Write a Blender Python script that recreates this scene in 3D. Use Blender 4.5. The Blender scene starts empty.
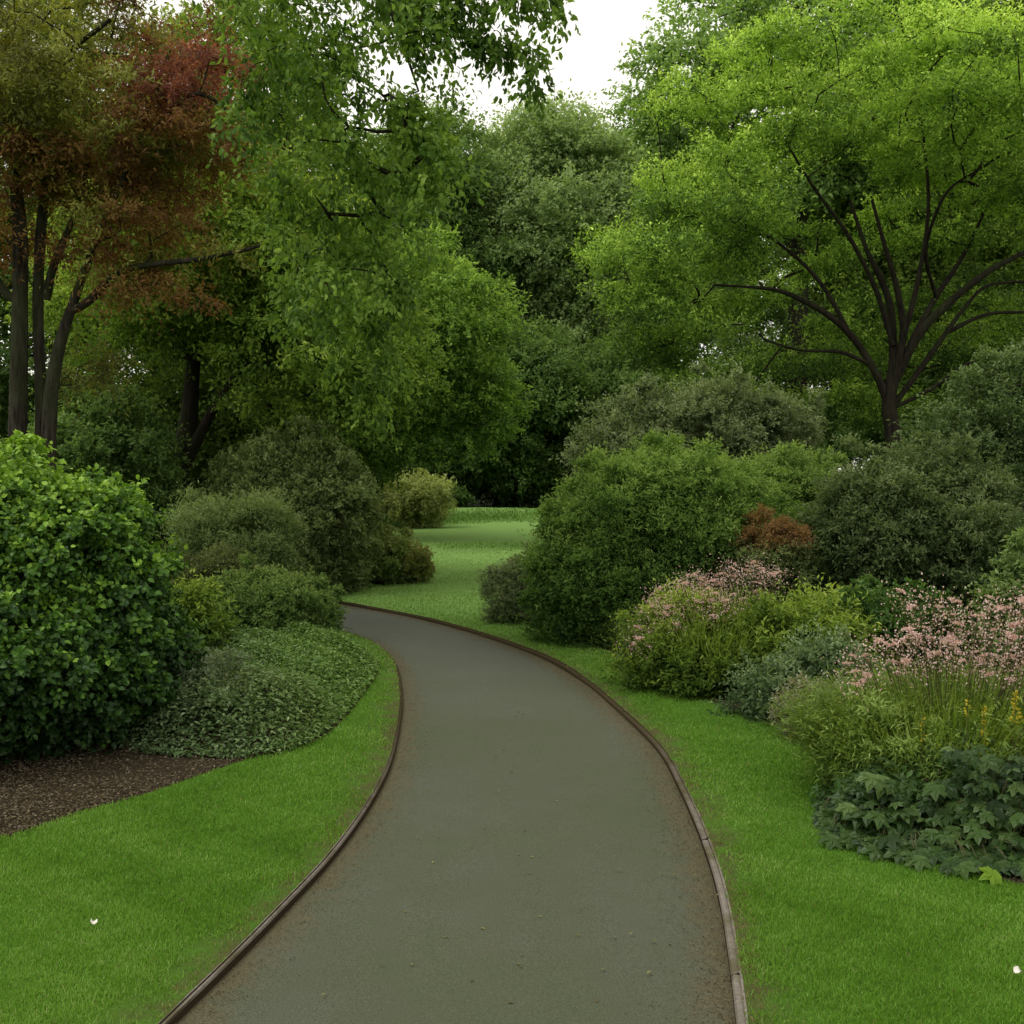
import bpy, math, time
import numpy as np
from mathutils import Vector
from mathutils.geometry import delaunay_2d_cdt
T0 = time.time()
R = np.random.default_rng(7)
scene = bpy.context.scene
COL = scene.collection
F = 1098.0; CH = 2.0; TH = math.atan(37.0/F)
up3 = np.array([0., 0., 1.])

# ------------------------------------------------------------------ camera geometry
def at(px, py, Y):
    """world point at forward distance Y seen at a given place of the picture"""
    u = (px-512)/F; v = (512-py)/F
    d = np.array([u, math.cos(TH)+v*math.sin(TH), -math.sin(TH)+v*math.cos(TH)])
    d *= Y/d[1]
    return np.array([d[0], d[1], CH+d[2]])
def gnd(px, py, z=0.0):
    p = at(px, py, 1.0); d = p-np.array([0, 0, CH])
    t = (z-CH)/d[2]
    return d[:2]*t
def ss(a, b, x):
    t = np.clip((x-a)/(b-a), 0, 1); return t*t*(3-2*t)

# ------------------------------------------------------------------ objects
def tag(o, label=None, cat=None, group=None, kind=None):
    if label: o['label'] = label
    if cat: o['category'] = cat
    if group: o['group'] = group
    if kind: o['kind'] = kind
    return o
def empty(name, loc, label=None, cat=None, group=None):
    o = bpy.data.objects.new(name, None); COL.objects.link(o)
    o.location = [float(v) for v in loc]; o.empty_display_size = 0.2
    return tag(o, label, cat, group)
def link(name, me, mat, parent=None):
    o = bpy.data.objects.new(name, me); COL.objects.link(o)
    if mat is not None and not me.materials: me.materials.append(mat)
    if parent is not None:
        o.parent = parent
    return o
def mesh_arrays(name, V, polys, col=None, smooth=False, attrs=None):
    """V (n,3); polys = list of (m,k) index arrays; col (faces,3)"""
    me = bpy.data.meshes.new(name)
    V = np.asarray(V, dtype=np.float32)
    me.vertices.add(len(V)); me.vertices.foreach_set('co', V.ravel())
    li = np.concatenate([p.ravel() for p in polys]).astype(np.int32)
    tot = np.concatenate([np.full(len(p), p.shape[1], dtype=np.int32) for p in polys])
    st = np.concatenate([[0], np.cumsum(tot)[:-1]]).astype(np.int32)
    me.loops.add(len(li)); me.loops.foreach_set('vertex_index', li)
    me.polygons.add(len(tot)); me.polygons.foreach_set('loop_start', st)
    me.polygons.foreach_set('use_smooth', np.full(len(tot), smooth, dtype=bool))
    me.update(calc_edges=True)
    if col is not None:
        a = me.attributes.new('col', 'FLOAT_COLOR', 'FACE')
        c = np.ones((len(tot), 4), dtype=np.float32); c[:, :3] = col
        a.data.foreach_set('color', c.ravel())
    for k, v in (attrs or {}).items():
        a = me.attributes.new(k, 'FLOAT', 'POINT'); a.data.foreach_set('value', np.asarray(v, dtype=np.float32))
    return me

# ------------------------------------------------------------------ materials
def newmat(name):
    m = bpy.data.materials.new(name); m.use_nodes = True
    nt = m.node_tree; nt.nodes.clear()
    return m, nt, nt.nodes, nt.links
def leafmat(name, trans=0.3, spec=0.3, rough=0.5, gain=1.0):
    m, nt, n, l = newmat(name)
    out = n.new('ShaderNodeOutputMaterial')
    at_ = n.new('ShaderNodeAttribute'); at_.attribute_name = 'col'
    g = n.new('ShaderNodeBsdfPrincipled'); g.inputs['Roughness'].default_value = rough
    g.inputs['Specular IOR Level'].default_value = spec
    l.new(at_.outputs['Color'], g.inputs['Base Color'])
    t = n.new('ShaderNodeBsdfTranslucent')
    hs = n.new('ShaderNodeMixRGB'); hs.blend_type = 'MULTIPLY'; hs.inputs[0].default_value = 1
    hs.inputs[2].default_value = (1.45, 1.45, 0.7, 1)
    l.new(at_.outputs['Color'], hs.inputs[1]); l.new(hs.outputs[0], t.inputs['Color'])
    mx = n.new('ShaderNodeMixShader'); mx.inputs[0].default_value = trans
    l.new(g.outputs[0], mx.inputs[1]); l.new(t.outputs[0], mx.inputs[2]); l.new(mx.outputs[0], out.inputs[0])
    return m
def noise(n, l, co, scale, detail=4, rough=0.55):
    t = n.new('ShaderNodeTexNoise'); t.inputs['Scale'].default_value = scale
    t.inputs['Detail'].default_value = detail; t.inputs['Roughness'].default_value = rough
    l.new(co, t.inputs['Vector']); return t.outputs['Fac']
def ramp(n, l, fac, stops):
    r = n.new('ShaderNodeValToRGB'); e = r.color_ramp.elements
    while len(e) > 1: e.remove(e[-1])
    e[0].position = stops[0][0]; e[0].color = (*stops[0][1], 1)
    for p, c in stops[1:]:
        x = e.new(p); x.color = (*c, 1)
    l.new(fac, r.inputs[0]); return r.outputs[0]
def mixc(n, l, fac, a, b, mode='MIX'):
    x = n.new('ShaderNodeMixRGB'); x.blend_type = mode
    for s, v in ((0, fac), (1, a), (2, b)):
        if isinstance(v, (int, float)): x.inputs[s].default_value = v
        elif isinstance(v, tuple): x.inputs[s].default_value = (*v, 1)
        else: l.new(v, x.inputs[s])
    return x.outputs[0]
def rng(n, l, v, a, b, c=0., d=1.):
    x = n.new('ShaderNodeMapRange'); l.new(v, x.inputs[0])
    for i, q in enumerate((a, b, c, d)): x.inputs[i+1].default_value = q
    return x.outputs[0]
def coords(n):
    return n.new('ShaderNodeNewGeometry').outputs['Position']
def finish(n, l, colour, rough=0.9, spec=0.2, height=None, bump=0.01, bstr=0.6):
    out = n.new('ShaderNodeOutputMaterial'); b = n.new('ShaderNodeBsdfPrincipled')
    b.inputs['Roughness'].default_value = rough; b.inputs['Specular IOR Level'].default_value = spec
    l.new(colour, b.inputs['Base Color'])
    if height is not None:
        bp = n.new('ShaderNodeBump'); bp.inputs['Distance'].default_value = bump; bp.inputs['Strength'].default_value = bstr
        l.new(height, bp.inputs['Height']); l.new(bp.outputs[0], b.inputs['Normal'])
    l.new(b.outputs[0], out.inputs[0])
def attr(n, name):
    a = n.new('ShaderNodeAttribute'); a.attribute_name = name; return a.outputs['Fac']

M = {}
M['leaf'] = leafmat('leaf_matt', 0.41, 0.18, 0.55)
M['gloss'] = leafmat('leaf_glossy', 0.25, 0.22, 0.42)
M['dense'] = leafmat('leaf_dense', 0.24, 0.16, 0.55)
M['petal'] = leafmat('petal', 0.3, 0.1, 0.6)
M['blade'] = leafmat('grass_blade', 0.35, 0.15, 0.5)

m, nt, n, l = newmat('lawn'); co = coords(n)
a1 = noise(n, l, co, 0.9, 5); a2 = noise(n, l, co, 14, 5, 0.65); a3 = noise(n, l, co, 110, 3, 0.7)
c = ramp(n, l, a1, [(0.3, (0.052, 0.132, 0.012)), (0.55, (0.078, 0.178, 0.016)), (0.75, (0.105, 0.205, 0.024))])
c = mixc(n, l, rng(n, l, a2, 0.3, 0.75), c, (0.05, 0.125, 0.012))
c = mixc(n, l, rng(n, l, a3, 0.25, 0.8, 0.0, 0.55), c, (0.035, 0.08, 0.008))
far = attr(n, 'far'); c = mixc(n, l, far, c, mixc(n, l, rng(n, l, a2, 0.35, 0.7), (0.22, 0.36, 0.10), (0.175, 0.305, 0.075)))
bank = attr(n, 'bank'); c = mixc(n, l, bank, c, (0.09, 0.17, 0.035))  # steep banks darker: reduced light and longer grass painted into the colour
edge = n.new('ShaderNodeMath'); edge.operation = 'MULTIPLY'
l.new(attr(n, 'worn'), edge.inputs[0]); l.new(rng(n, l, noise(n, l, co, 5, 5, 0.7), 0.35, 0.6), edge.inputs[1])
c = mixc(n, l, edge.outputs[0], c, mixc(n, l, a3, (0.045, 0.032, 0.015), (0.11, 0.09, 0.045)))
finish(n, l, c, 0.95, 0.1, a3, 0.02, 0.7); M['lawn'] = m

m, nt, n, l = newmat('soil'); co = coords(n)
a1 = noise(n, l, co, 3, 5); a2 = noise(n, l, co, 45, 5, 0.7)
c = mixc(n, l, rng(n, l, a2, 0.3, 0.75), (0.022, 0.016, 0.010), (0.075, 0.056, 0.037))
c = mixc(n, l, rng(n, l, a1, 0.4, 0.7, 0, 0.5), c, (0.03, 0.03, 0.015))
finish(n, l, c, 1, 0.05, a2, 0.03, 1.0); M['soil'] = m
m, nt, n, l = newmat('forest_floor'); co = coords(n)
c = mixc(n, l, noise(n, l, co, 3, 5), (0.012, 0.02, 0.006), (0.03, 0.035, 0.012))
finish(n, l, c, 1, 0.05); M['floor'] = m

m, nt, n, l = newmat('asphalt'); co = coords(n)
a1 = noise(n, l, co, 0.8, 6, 0.6); a2 = noise(n, l, co, 5, 6, 0.65); a3 = noise(n, l, co, 160, 4, 0.8); a4 = noise(n, l, co, 420, 2, 0.8)
v = n.new('ShaderNodeTexVoronoi'); v.inputs['Scale'].default_value = 190; l.new(co, v.inputs['Vector'])
a0 = noise(n, l, co, 0.45, 4, 0.6)
c = mixc(n, l, rng(n, l, a1, 0.38, 0.62), (0.052, 0.058, 0.041), (0.034, 0.053, 0.015))
c = mixc(n, l, rng(n, l, a2, 0.3, 0.75, 0, 0.55), c, (0.074, 0.076, 0.055))
c = mixc(n, l, 0.58, c, mixc(n, l, rng(n, l, a3, 0.34, 0.68), (0.008, 0.010, 0.005), (0.148, 0.158, 0.104)))
c = mixc(n, l, rng(n, l, v.outputs['Distance'], 0.0, 0.25, 0.35, 0.0), c, (0.15, 0.15, 0.115))
c = mixc(n, l, rng(n, l, a0, 0.40, 0.62, 0.0, 0.55), c, mixc(n, l, a3, (0.020, 0.027, 0.008), (0.078, 0.095, 0.040)))
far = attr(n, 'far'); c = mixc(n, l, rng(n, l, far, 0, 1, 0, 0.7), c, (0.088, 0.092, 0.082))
ed = n.new('ShaderNodeMath'); ed.operation = 'ADD'; ed.use_clamp = True
l.new(attr(n, 'edge'), ed.inputs[0]); l.new(rng(n, l, noise(n, l, co, 7, 6, 0.75), 0.3, 0.7, -0.5, 0.45), ed.inputs[1])
ef = rng(n, l, ed.outputs[0], 0.25, 0.9, 0.0, 0.88)
c = mixc(n, l, ef, c, mixc(n, l, rng(n, l, a3, 0.35, 0.7), (0.026, 0.020, 0.008), (0.145, 0.122, 0.062)))
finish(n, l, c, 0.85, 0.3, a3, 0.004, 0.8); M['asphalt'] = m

def simple(name, c1, c2, sc, rough=0.9, bump=0.004, spec=0.2):
    m, nt, n, l = newmat(name); co = coords(n)
    a = noise(n, l, co, sc, 6, 0.7)
    finish(n, l, mixc(n, l, rng(n, l, a, 0.3, 0.7), c1, c2), rough, spec, a, bump, 0.8); M[name] = m
simple('kerb_wood', (0.035, 0.026, 0.018), (0.085, 0.068, 0.05), 22)
m, nt, n, l = newmat('kerb_stone'); co = coords(n)
a = noise(n, l, co, 60, 5, 0.7); b_ = noise(n, l, co, 4, 4, 0.6)
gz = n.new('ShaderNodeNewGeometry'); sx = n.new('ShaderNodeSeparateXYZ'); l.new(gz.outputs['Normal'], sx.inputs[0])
cc = mixc(n, l, rng(n, l, a, 0.3, 0.75), (0.12, 0.105, 0.088), (0.24, 0.215, 0.185))
cc = mixc(n, l, rng(n, l, b_, 0.45, 0.65), cc, (0.10, 0.09, 0.055))
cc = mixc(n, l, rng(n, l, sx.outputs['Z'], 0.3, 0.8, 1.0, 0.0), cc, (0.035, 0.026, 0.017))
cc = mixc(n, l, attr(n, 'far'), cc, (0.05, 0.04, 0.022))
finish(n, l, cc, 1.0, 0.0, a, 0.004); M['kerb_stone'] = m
def bark(name, c1, c2, moss=0.0):
    m, nt, n, l = newmat(name); co = coords(n)
    mp = n.new('ShaderNodeMapping'); mp.inputs['Scale'].default_value = (9, 9, 1.6); l.new(co, mp.inputs['Vector'])
    a = noise(n, l, mp.outputs[0], 2.2, 6, 0.65); b = noise(n, l, co, 1.6, 4)
    c = mixc(n, l, rng(n, l, a, 0.35, 0.68), c1, c2)
    if moss: c = mixc(n, l, rng(n, l, b, 0.45, 0.65, 0, moss), c, (0.04, 0.055, 0.018))
    finish(n, l, c, 0.95, 0.15, a, 0.03, 0.9); M[name] = m
bark('bark_grey', (0.014, 0.011, 0.008), (0.068, 0.060, 0.045), 0.5)
bark('bark_dark', (0.010, 0.008, 0.006), (0.038, 0.030, 0.022), 0.3)
bark('twig', (0.02, 0.014, 0.008), (0.06, 0.042, 0.026))
simple('white_petal', (0.5, 0.47, 0.4), (0.75, 0.7, 0.65), 50)

# ------------------------------------------------------------------ ground outline (flat lawn level of the near part is z = 0.05)
def catmull(P, k=8):
    P = np.asarray(P, float); Q = np.vstack([2*P[0]-P[1], P, 2*P[-1]-P[-2]]); out = []
    for i in range(1, len(Q)-2):
        for t in np.linspace(0, 1, k, endpoint=False):
            a, b, c, d = Q[i-1], Q[i], Q[i+1], Q[i+2]
            out.append(0.5*((2*b)+(-a+c)*t+(2*a-5*b+4*c-d)*t*t+(-a+3*b-3*c+d)*t**3))
    out.append(Q[-2]); return np.array(out)
def resample(P, step):
    P = np.asarray(P, float); s = np.concatenate([[0], np.cumsum(np.linalg.norm(np.diff(P, axis=0), axis=1))])
    n_ = max(2, int(s[-1]/step)+1); t = np.linspace(0, s[-1], n_)
    return np.stack([np.interp(t, s, P[:, i]) for i in range(P.shape[1])], 1)
def G(pts, z=0.0): return [gnd(x, y, z) for x, y in pts]
left_px = [(178, 1024), (205, 997), (232, 970), (285, 915), (335, 860), (370, 810), (392, 765), (401, 722), (402, 697), (398, 672), (387, 655), (366, 642), (335, 633), (295, 628)]
right_px = [(735, 1024), (728, 960), (718, 900), (703, 850), (680, 795), (655, 750), (609, 705), (581, 682), (546, 661), (497, 642), (451, 628), (416, 619), (370, 610), (335, 604), (290, 600)]
Lp = G(left_px); Rp = G(right_px)
def extend(P, n_back, far_pts):
    d = P[0]-P[1]; d = d/np.linalg.norm(d)
    return [P[0]+d*4.5, P[0]+d*2.0]+P+far_pts
Rd = Rp[0]-Rp[1]
Le = resample(catmull(extend(Lp, 0, [np.array([-5.0, 14.9]), np.array([-9.0, 14.6]), np.array([-20.0, 12.5])])), 0.16)
Re = resample(catmull(extend(Rp, 0, [np.array([-5.4, 17.5]), np.array([-9.0, 17.2]), np.array([-20.0, 14.8])])), 0.16)

bedL_front = [(-420, 900), (-150, 858), (0, 838), (80, 812), (140, 796), (200, 776), (255, 757), (312, 743), (347, 716), (372, 682), (380, 664), (366, 650), (335, 641), (290, 636)]
BL = resample(catmull(G(bedL_front, 0.05)+[np.array([-6., 14.1]), np.array([-20., 11.5])]), 0.2)
BLpoly = np.vstack([BL, [[-24, 11], [-24, 5.5]]])
bedR_front = [(1500, 985), (1200, 930), (1024, 886), (950, 868), (880, 850), (832, 828), (815, 800), (838, 748), (812, 738), (752, 716), (700, 698), (655, 680), (622, 657), (560, 636), (520, 622), (496, 608), (502, 596), (530, 586), (545, 565), (600, 555)]
BR = resample(catmull(G(bedR_front, 0.05)), 0.2)
BRpoly = np.vstack([BR, [[8, 31], [40, 31], [40, 3.5]]])
bedM = [(-300, 592), (100, 591), (300, 588), (350, 586), (405, 583), (434, 574), (428, 560), (400, 545), (370, 533), (380, 524)]
BM = resample(catmull(G(bedM, 0.05)), 0.3)
BMpoly = np.vstack([BM, [[-6, 50], [-40, 50], [-40, 17.0]]])

def inpoly(P, poly):
    x, y = P[:, 0], P[:, 1]; ins = np.zeros(len(P), bool)
    a = poly; b = np.roll(poly, -1, axis=0)
    for (x1, y1), (x2, y2) in zip(a, b):
        if y1 == y2: continue
        c_ = ((y1 > y) != (y2 > y)) & (x < (x2-x1)*(y-y1)/(y2-y1)+x1)
        ins ^= c_
    return ins
def dist_poly(P, L):
    out = np.full(len(P), 1e9)
    A = L[:-1]; B = L[1:]; D = B-A; DD = (D**2).sum(1)
    for i in range(0, len(P), 4000):
        p = P[i:i+4000][:, None, :]
        t = np.clip(((p-A)*D).sum(2)/DD, 0, 1)
        q = A+t[..., None]*D
        out[i:i+4000] = np.sqrt(((p-q)**2).sum(2)).min(1)
    return out
def offset(L, d):
    T = np.gradient(L, axis=0); T /= np.linalg.norm(T, axis=1)[:, None]
    return L+np.stack([-T[:, 1], T[:, 0]], 1)*d
KW_L, KW_R = 0.018, 0.032
Lo = offset(Le, KW_L); Ro = offset(Re, -KW_R)      # outer faces of the two kerbs
path_poly = np.vstack([Lo, Ro[::-1]])

def H(x, y):
    x = np.asarray(x, float); y = np.asarray(y, float)
    z = 0.05+0*x
    w = ss(18, 24, y)
    z = z+w*0.035*np.sin(x*0.5+y*0.33+0.6)
    m1 = 1-ss(1.4, 3.4, x-0.2*(y-29))
    yy = y-0.9*np.sin(x*0.8)
    z = z+0.16*ss(28.2, 29.8, yy)*m1
    z = z+0.10*ss(24.3, 25.4, y+0.7*x)*ss(-2.0, 0.5, x)*(1-ss(27, 29, y))
    z = z+0.46*ss(39.4, 41.2, y-1.3*np.sin(x*0.55+1))
    z = z+0.9*ss(46, 90, y)
    return z

# --- triangulated ground
def pts_grid(x0, x1, y0, y1, st):
    X, Y = np.meshgrid(np.arange(x0, x1, st), np.arange(y0, y1, st))
    P = np.stack([X.ravel(), Y.ravel()], 1); return P+R.uniform(-0.25, 0.25, P.shape)*st
P = np.vstack([pts_grid(-8, 8, -4, 18, 0.33), pts_grid(-12, 12, 18, 28, 0.5), pts_grid(-10, 8, 28, 31, 0.22), pts_grid(-12, 12, 31, 39.4, 0.7),
               pts_grid(-10, 8, 39.4, 41.2, 0.16), pts_grid(-16, 16, 41.2, 60, 1.2), pts_grid(-60, 60, -20, 100, 4.7), pts_grid(-500, 500, -300, 700, 61)])
for d in (0.06, 0.14, 0.28, 0.45):
    P = np.vstack([P, offset(Le, KW_L+d)[::1], offset(Re, -KW_R-d)[::1]])
cons = [Lo, Ro, BL, BR, BM]
dc = np.minimum.reduce([dist_poly(P, q) for q in cons])
P = P[dc > 0.03]
coords_ = [Vector((float(a), float(b))) for a, b in P]; edges = []
for q in cons:
    i0 = len(coords_)
    coords_ += [Vector((float(a), float(b))) for a, b in q]
    edges += [(i0+i, i0+i+1) for i in range(len(q)-1)]
vs, es, fs, _, _, _ = delaunay_2d_cdt(coords_, edges, [], 0, 1e-5)
GV = np.array([(v.x, v.y) for v in vs]); GF = np.array([f for f in fs if len(f) == 3])
cen = GV[GF].mean(1)
a_ = GV[GF]; area = (a_[:, 1, 0]-a_[:, 0, 0])*(a_[:, 2, 1]-a_[:, 0, 1])-(a_[:, 1, 1]-a_[:, 0, 1])*(a_[:, 2, 0]-a_[:, 0, 0])
GF[area < 0] = GF[area < 0][:, ::-1]
isP = inpoly(cen, path_poly); isL = inpoly(cen, BLpoly) & ~isP; isR = inpoly(cen, BRpoly) & ~isP; isM = inpoly(cen, BMpoly) & ~isP
isF = (cen[:, 1] > 44) & ~isM
isG = ~(isP | isL | isR | isM | isF)
zz = H(GV[:, 0], GV[:, 1])
zz += 0.012*np.sin(GV[:, 0]*2.3+1)*np.sin(GV[:, 1]*1.9)*ss(0.1, 1.0, np.minimum(dist_poly(GV, Lo), dist_poly(GV, Ro)))
dk = np.minimum(dist_poly(GV, Lo), dist_poly(GV, Ro))
ex, ey = 0.05, 0.05
gx = 0.85*np.abs(H(GV[:, 0], GV[:, 1]+0.15)-H(GV[:, 0], GV[:, 1]-0.15))/0.3
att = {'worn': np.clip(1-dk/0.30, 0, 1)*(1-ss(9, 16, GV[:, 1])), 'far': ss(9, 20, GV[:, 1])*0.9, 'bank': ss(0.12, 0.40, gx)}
def sub(name, mask, mat, label, cat, dz=0.0):
    f = GF[mask]; u, inv = np.unique(f, return_inverse=True); f = inv.reshape(f.shape)
    V = np.column_stack([GV[u], zz[u]+dz])
    me = mesh_arrays(name, V, [f], smooth=True, attrs={k: v[u] for k, v in att.items()})
    o = link(name, me, mat); tag(o, label, cat, kind='structure'); return o
sub('lawn', isG, M['lawn'], 'mown green lawn on both sides of the winding path', 'lawn')
sub('bed', isL, M['soil'], 'brown bark mulch bed under the large leafy bush', 'flower bed')
sub('bed', isR, M['soil'], 'dark soil bed under the pink flowering plants', 'flower bed')
sub('bed', isM, M['soil'], 'dark shrub bed beyond the bend of the path', 'flower bed')
sub('ground', isF, M['floor'], 'shaded woodland floor beneath the distant trees', 'ground')

# --- path
def path_mesh():
    n_ = 260; k = 24
    A = Le[np.linspace(0, len(Le)-1, n_).astype(int)]; 
    tA = np.linspace(0, 1, n_)
    def rs(L, tt):
        s = np.concatenate([[0], np.cumsum(np.linalg.norm(np.diff(L, axis=0), axis=1))]); t = tt*s[-1]
        return np.stack([np.interp(t, s, L[:, 0]), np.interp(t, s, L[:, 1])], 1)
    A = rs(Lo, tA); B = rs(Ro, tA)
    w = np.linspace(0, 1, k)
    X = A[:, None]*(1-w[None, :, None])+B[:, None]*w[None, :, None]
    X = X.reshape(-1, 2)
    d = np.minimum(dist_poly(X, Le), dist_poly(X, Re))
    z = 0.0+0.02*np.clip(d/0.9, 0, 1)**0.7+0.004*np.sin(X[:, 0]*3)*np.sin(X[:, 1]*2.1)
    V = np.column_stack([X, z+0.004])
    i, j = np.meshgrid(np.arange(n_-1), np.arange(k-1), indexing='ij'); a = (i*k+j).ravel()
    f = np.stack([a, a+1, a+k+1, a+k], 1)
    wd = 0.23
    return mesh_arrays('path', V, [f], smooth=True, attrs={'edge': np.clip(1-(d-0.02)/wd, 0, 1), 'far': ss(7, 17, X[:, 1])})
po = link('path', path_mesh(), M['asphalt']); tag(po, 'curving grey asphalt footpath with leaf litter along its edges', 'path', kind='structure')

# --- kerbs
def kerb(name, inner, outer, mat, label, joint, top, rnd):
    V = []; Fq = []; far = []
    s = 0.0; i = 0; n_ = len(inner)
    seg = []; cur = [0]
    for i in range(1, n_):
        s += np.linalg.norm(inner[i]-inner[i-1]); cur.append(i)
        if s > joint: seg.append(cur); cur = [i]; s = 0
    seg.append(cur)
    for q in seg:
        if len(q) < 2: continue
        a = inner[q]; b = outer[q]
        a = resample(a, 0.08); b_ = np.stack([np.interp(np.linspace(0, 1, len(a)), np.linspace(0, 1, len(b)), b[:, c]) for c in (0, 1)], 1)
        d0 = (a[1]-a[0])/np.linalg.norm(a[1]-a[0])*0.004; a[0] += d0; b_[0] += d0; a[-1] -= d0; b_[-1] -= d0
        dz = R.normal(0, rnd); dx = R.normal(0, rnd*0.8)
        nn = (b_-a)/np.linalg.norm(b_-a, axis=1)[:, None]
        prof = [(0.0, -0.08), (0.0, top-0.008), (0.007, top), (0.93, top-0.001), (1.0, top-0.001), (1.0, 0.0515), (1.3, 0.0515)]
        base = len(V); W = np.linalg.norm(b_-a, axis=1)
        for k in range(len(a)):
            for u, z in prof:
                uu = u*W[k] if u > 0.5 else u
                p = a[k]+nn[k]*(uu+dx); V.append((p[0], p[1], z+(dz if z > 0 else 0))); far.append(ss(5.0, 9, a[k][1]))
        m_ = len(prof)
        for k in range(len(a)-1):
            for j in range(m_-1):
                Fq.append((base+k*m_+j, base+k*m_+j+1, base+(k+1)*m_+j+1, base+(k+1)*m_+j))
        for k, rev in ((0, 0), (len(a)-1, 1)):
            for j in ((0, 1, 4, 5), (1, 2, 3, 4)):
                Fq.append(tuple(base+k*m_+t for t in j))
    me = mesh_arrays(name, V, [np.array(Fq)], attrs={'far': far})
    o = link(name, me, mat); tag(o, label, 'kerb', kind='structure')
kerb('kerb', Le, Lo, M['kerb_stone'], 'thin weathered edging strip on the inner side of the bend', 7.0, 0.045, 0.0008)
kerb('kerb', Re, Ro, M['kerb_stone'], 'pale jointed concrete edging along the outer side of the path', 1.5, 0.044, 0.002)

# ------------------------------------------------------------------ templates
def T_quad():   # diamond leaf
    return np.array([(0, 0, 0), (0.42, 0.5, 0.10), (1, 0, -0.12), (0.42, -0.5, 0.10)], float), [(0, 1, 2, 3)]
def T_broad():
    return np.array([(0, 0, 0), (0.22, 0.40, 0.05), (0.62, 0.44, 0.02), (1.0, 0, -0.22), (0.62, -0.44, 0.02), (0.22, -0.40, 0.05), (0.45, 0, -0.02)], float), \
        [(0, 1, 2, 6), (6, 2, 3, 4), (0, 6, 4, 5)]
def T_lobed():
    ang = [0, 14, 30, 46, 62, 84, 104, 128, 150]; rad = [1.0, .70, .50, .74, .86, .55, .72, .48, .50]
    v = [(0.0, 0, 0), (0.38, 0, 0.0)]
    out = [(a, r) for a, r in zip(ang, rad)]+[(-a, r) for a, r in list(zip(ang, rad))[:0:-1]]
    for a, r in out:
        x = 0.38+0.62*r*math.cos(math.radians(a)); y = 0.66*r*math.sin(math.radians(a))
        v.append((x, y, -0.20*r*r+0.05*math.sin(a*0.21)))
    k = len(out)
    for q, (a, r) in enumerate(out):
        x = 0.38+0.62*r*0.55*math.cos(math.radians(a)); y = 0.66*r*0.55*math.sin(math.radians(a))
        v.append((x, y, (0.035 if r > 0.6 else -0.03)-0.04*r*r))
    f = [(1, 2+k+i, 2+k+(i+1) % k) for i in range(k)]+[(2+i, 2+(i+1) % k, 2+k+(i+1) % k, 2+k+i) for i in range(k)]
    return np.array(v), f
def unit(a): return a/np.maximum(np.linalg.norm(a, axis=-1, keepdims=True), 1e-9)
def inst(name, tpl, P, A, N, L, W, col, mat, parent=None, kind=None):
    """place one template per row: P base, A along, N normal, L length, W width (factors)"""
    V, Fs = tpl; n_ = len(P); k = len(V)
    A = unit(A); S = unit(np.cross(N, A)); N = np.cross(A, S)
    L = np.broadcast_to(L, n_)[:, None, None]; W = np.broadcast_to(W, n_)[:, None, None]
    X = P[:, None, :]+A[:, None, :]*V[None, :, 0:1]*L+S[:, None, :]*V[None, :, 1:2]*W+N[:, None, :]*V[None, :, 2:3]*L
    polys = []; cols = []
    byk = {}
    for f in Fs: byk.setdefault(len(f), []).append(f)
    for kk, lst in byk.items():
        f = np.array(lst)
        q = (np.arange(n_)[:, None, None]*k+f[None]).reshape(-1, kk); polys.append(q); cols.append(np.repeat(col, len(lst), axis=0))
    me = mesh_arrays(name, X.reshape(-1, 3), polys, col=np.concatenate(cols))
    o = link(name, me, mat, parent)
    if kind: o['kind'] = kind
    return o
def lerp(a, b, t): return np.asarray(a)*(1-t)+np.asarray(b)*t
def palette(stops, t):
    t = np.clip(t, 0, 1); xs = np.linspace(0, 1, len(stops)); s = np.array(stops)
    return np.stack([np.interp(t, xs, s[:, i]) for i in range(3)], 1)
def rdir(n_):
    return unit(R.normal(size=(n_, 3)))

# ------------------------------------------------------------------ foliage from pads
def sample_pads(ells, n_, shell=0.75, back=0.45, flat_bottom=None, reject=None, mind=0.0):
    """points in the shells of a union of ellipsoids (cx,cy,cz,rx,ry,rz)"""
    E = np.array(ells, float); vol = (E[:, 3]*E[:, 4]*E[:, 5])**(2/3)
    P = []; Nn = []; tries = 0
    while sum(len(p) for p in P) < n_ and tries < 60:
        tries += 1
        k = R.choice(len(E), size=n_*2, p=vol/vol.sum()); d = rdir(n_*2)
        rr = 1-(1-shell)*R.random(n_*2)**1.3*1.0
        rr = np.where(R.random(n_*2) < 0.22, R.uniform(0.3, 1, n_*2), rr)
        p = E[k, :3]+d*E[k, 3:6]*rr[:, None]
        ok = np.ones(len(p), bool)
        for j in range(len(E)):
            q = (((p-E[j, :3])/E[j, 3:6])**2).sum(1)
            ok &= (q > shell**2*0.55) | (k == j)
        cy = E[:, 1].mean(); ry = E[:, 4].max()
        ok &= (p[:, 1] < cy+0.35*ry) | (R.random(len(p)) < back)
        ok &= p[:, 2] > H(p[:, 0], p[:, 1])+0.04
        if flat_bottom is not None: ok &= p[:, 2] > flat_bottom
        if reject is not None: ok &= ~reject(p)
        P.append(p[ok]); nn = unit(d/E[k, 3:6]); Nn.append(nn[ok])
    P = np.vstack(P)[:n_*3]; Nn = np.vstack(Nn)[:n_*3]
    if mind > 0:
        keep = []
        for i in range(len(P)):
            if not keep or ((P[keep]-P[i])**2).sum(1).min() > mind*mind: keep.append(i)
            if len(keep) >= n_: break
        P = P[keep]; Nn = Nn[keep]
    return P[:n_], Nn[:n_]

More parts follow.
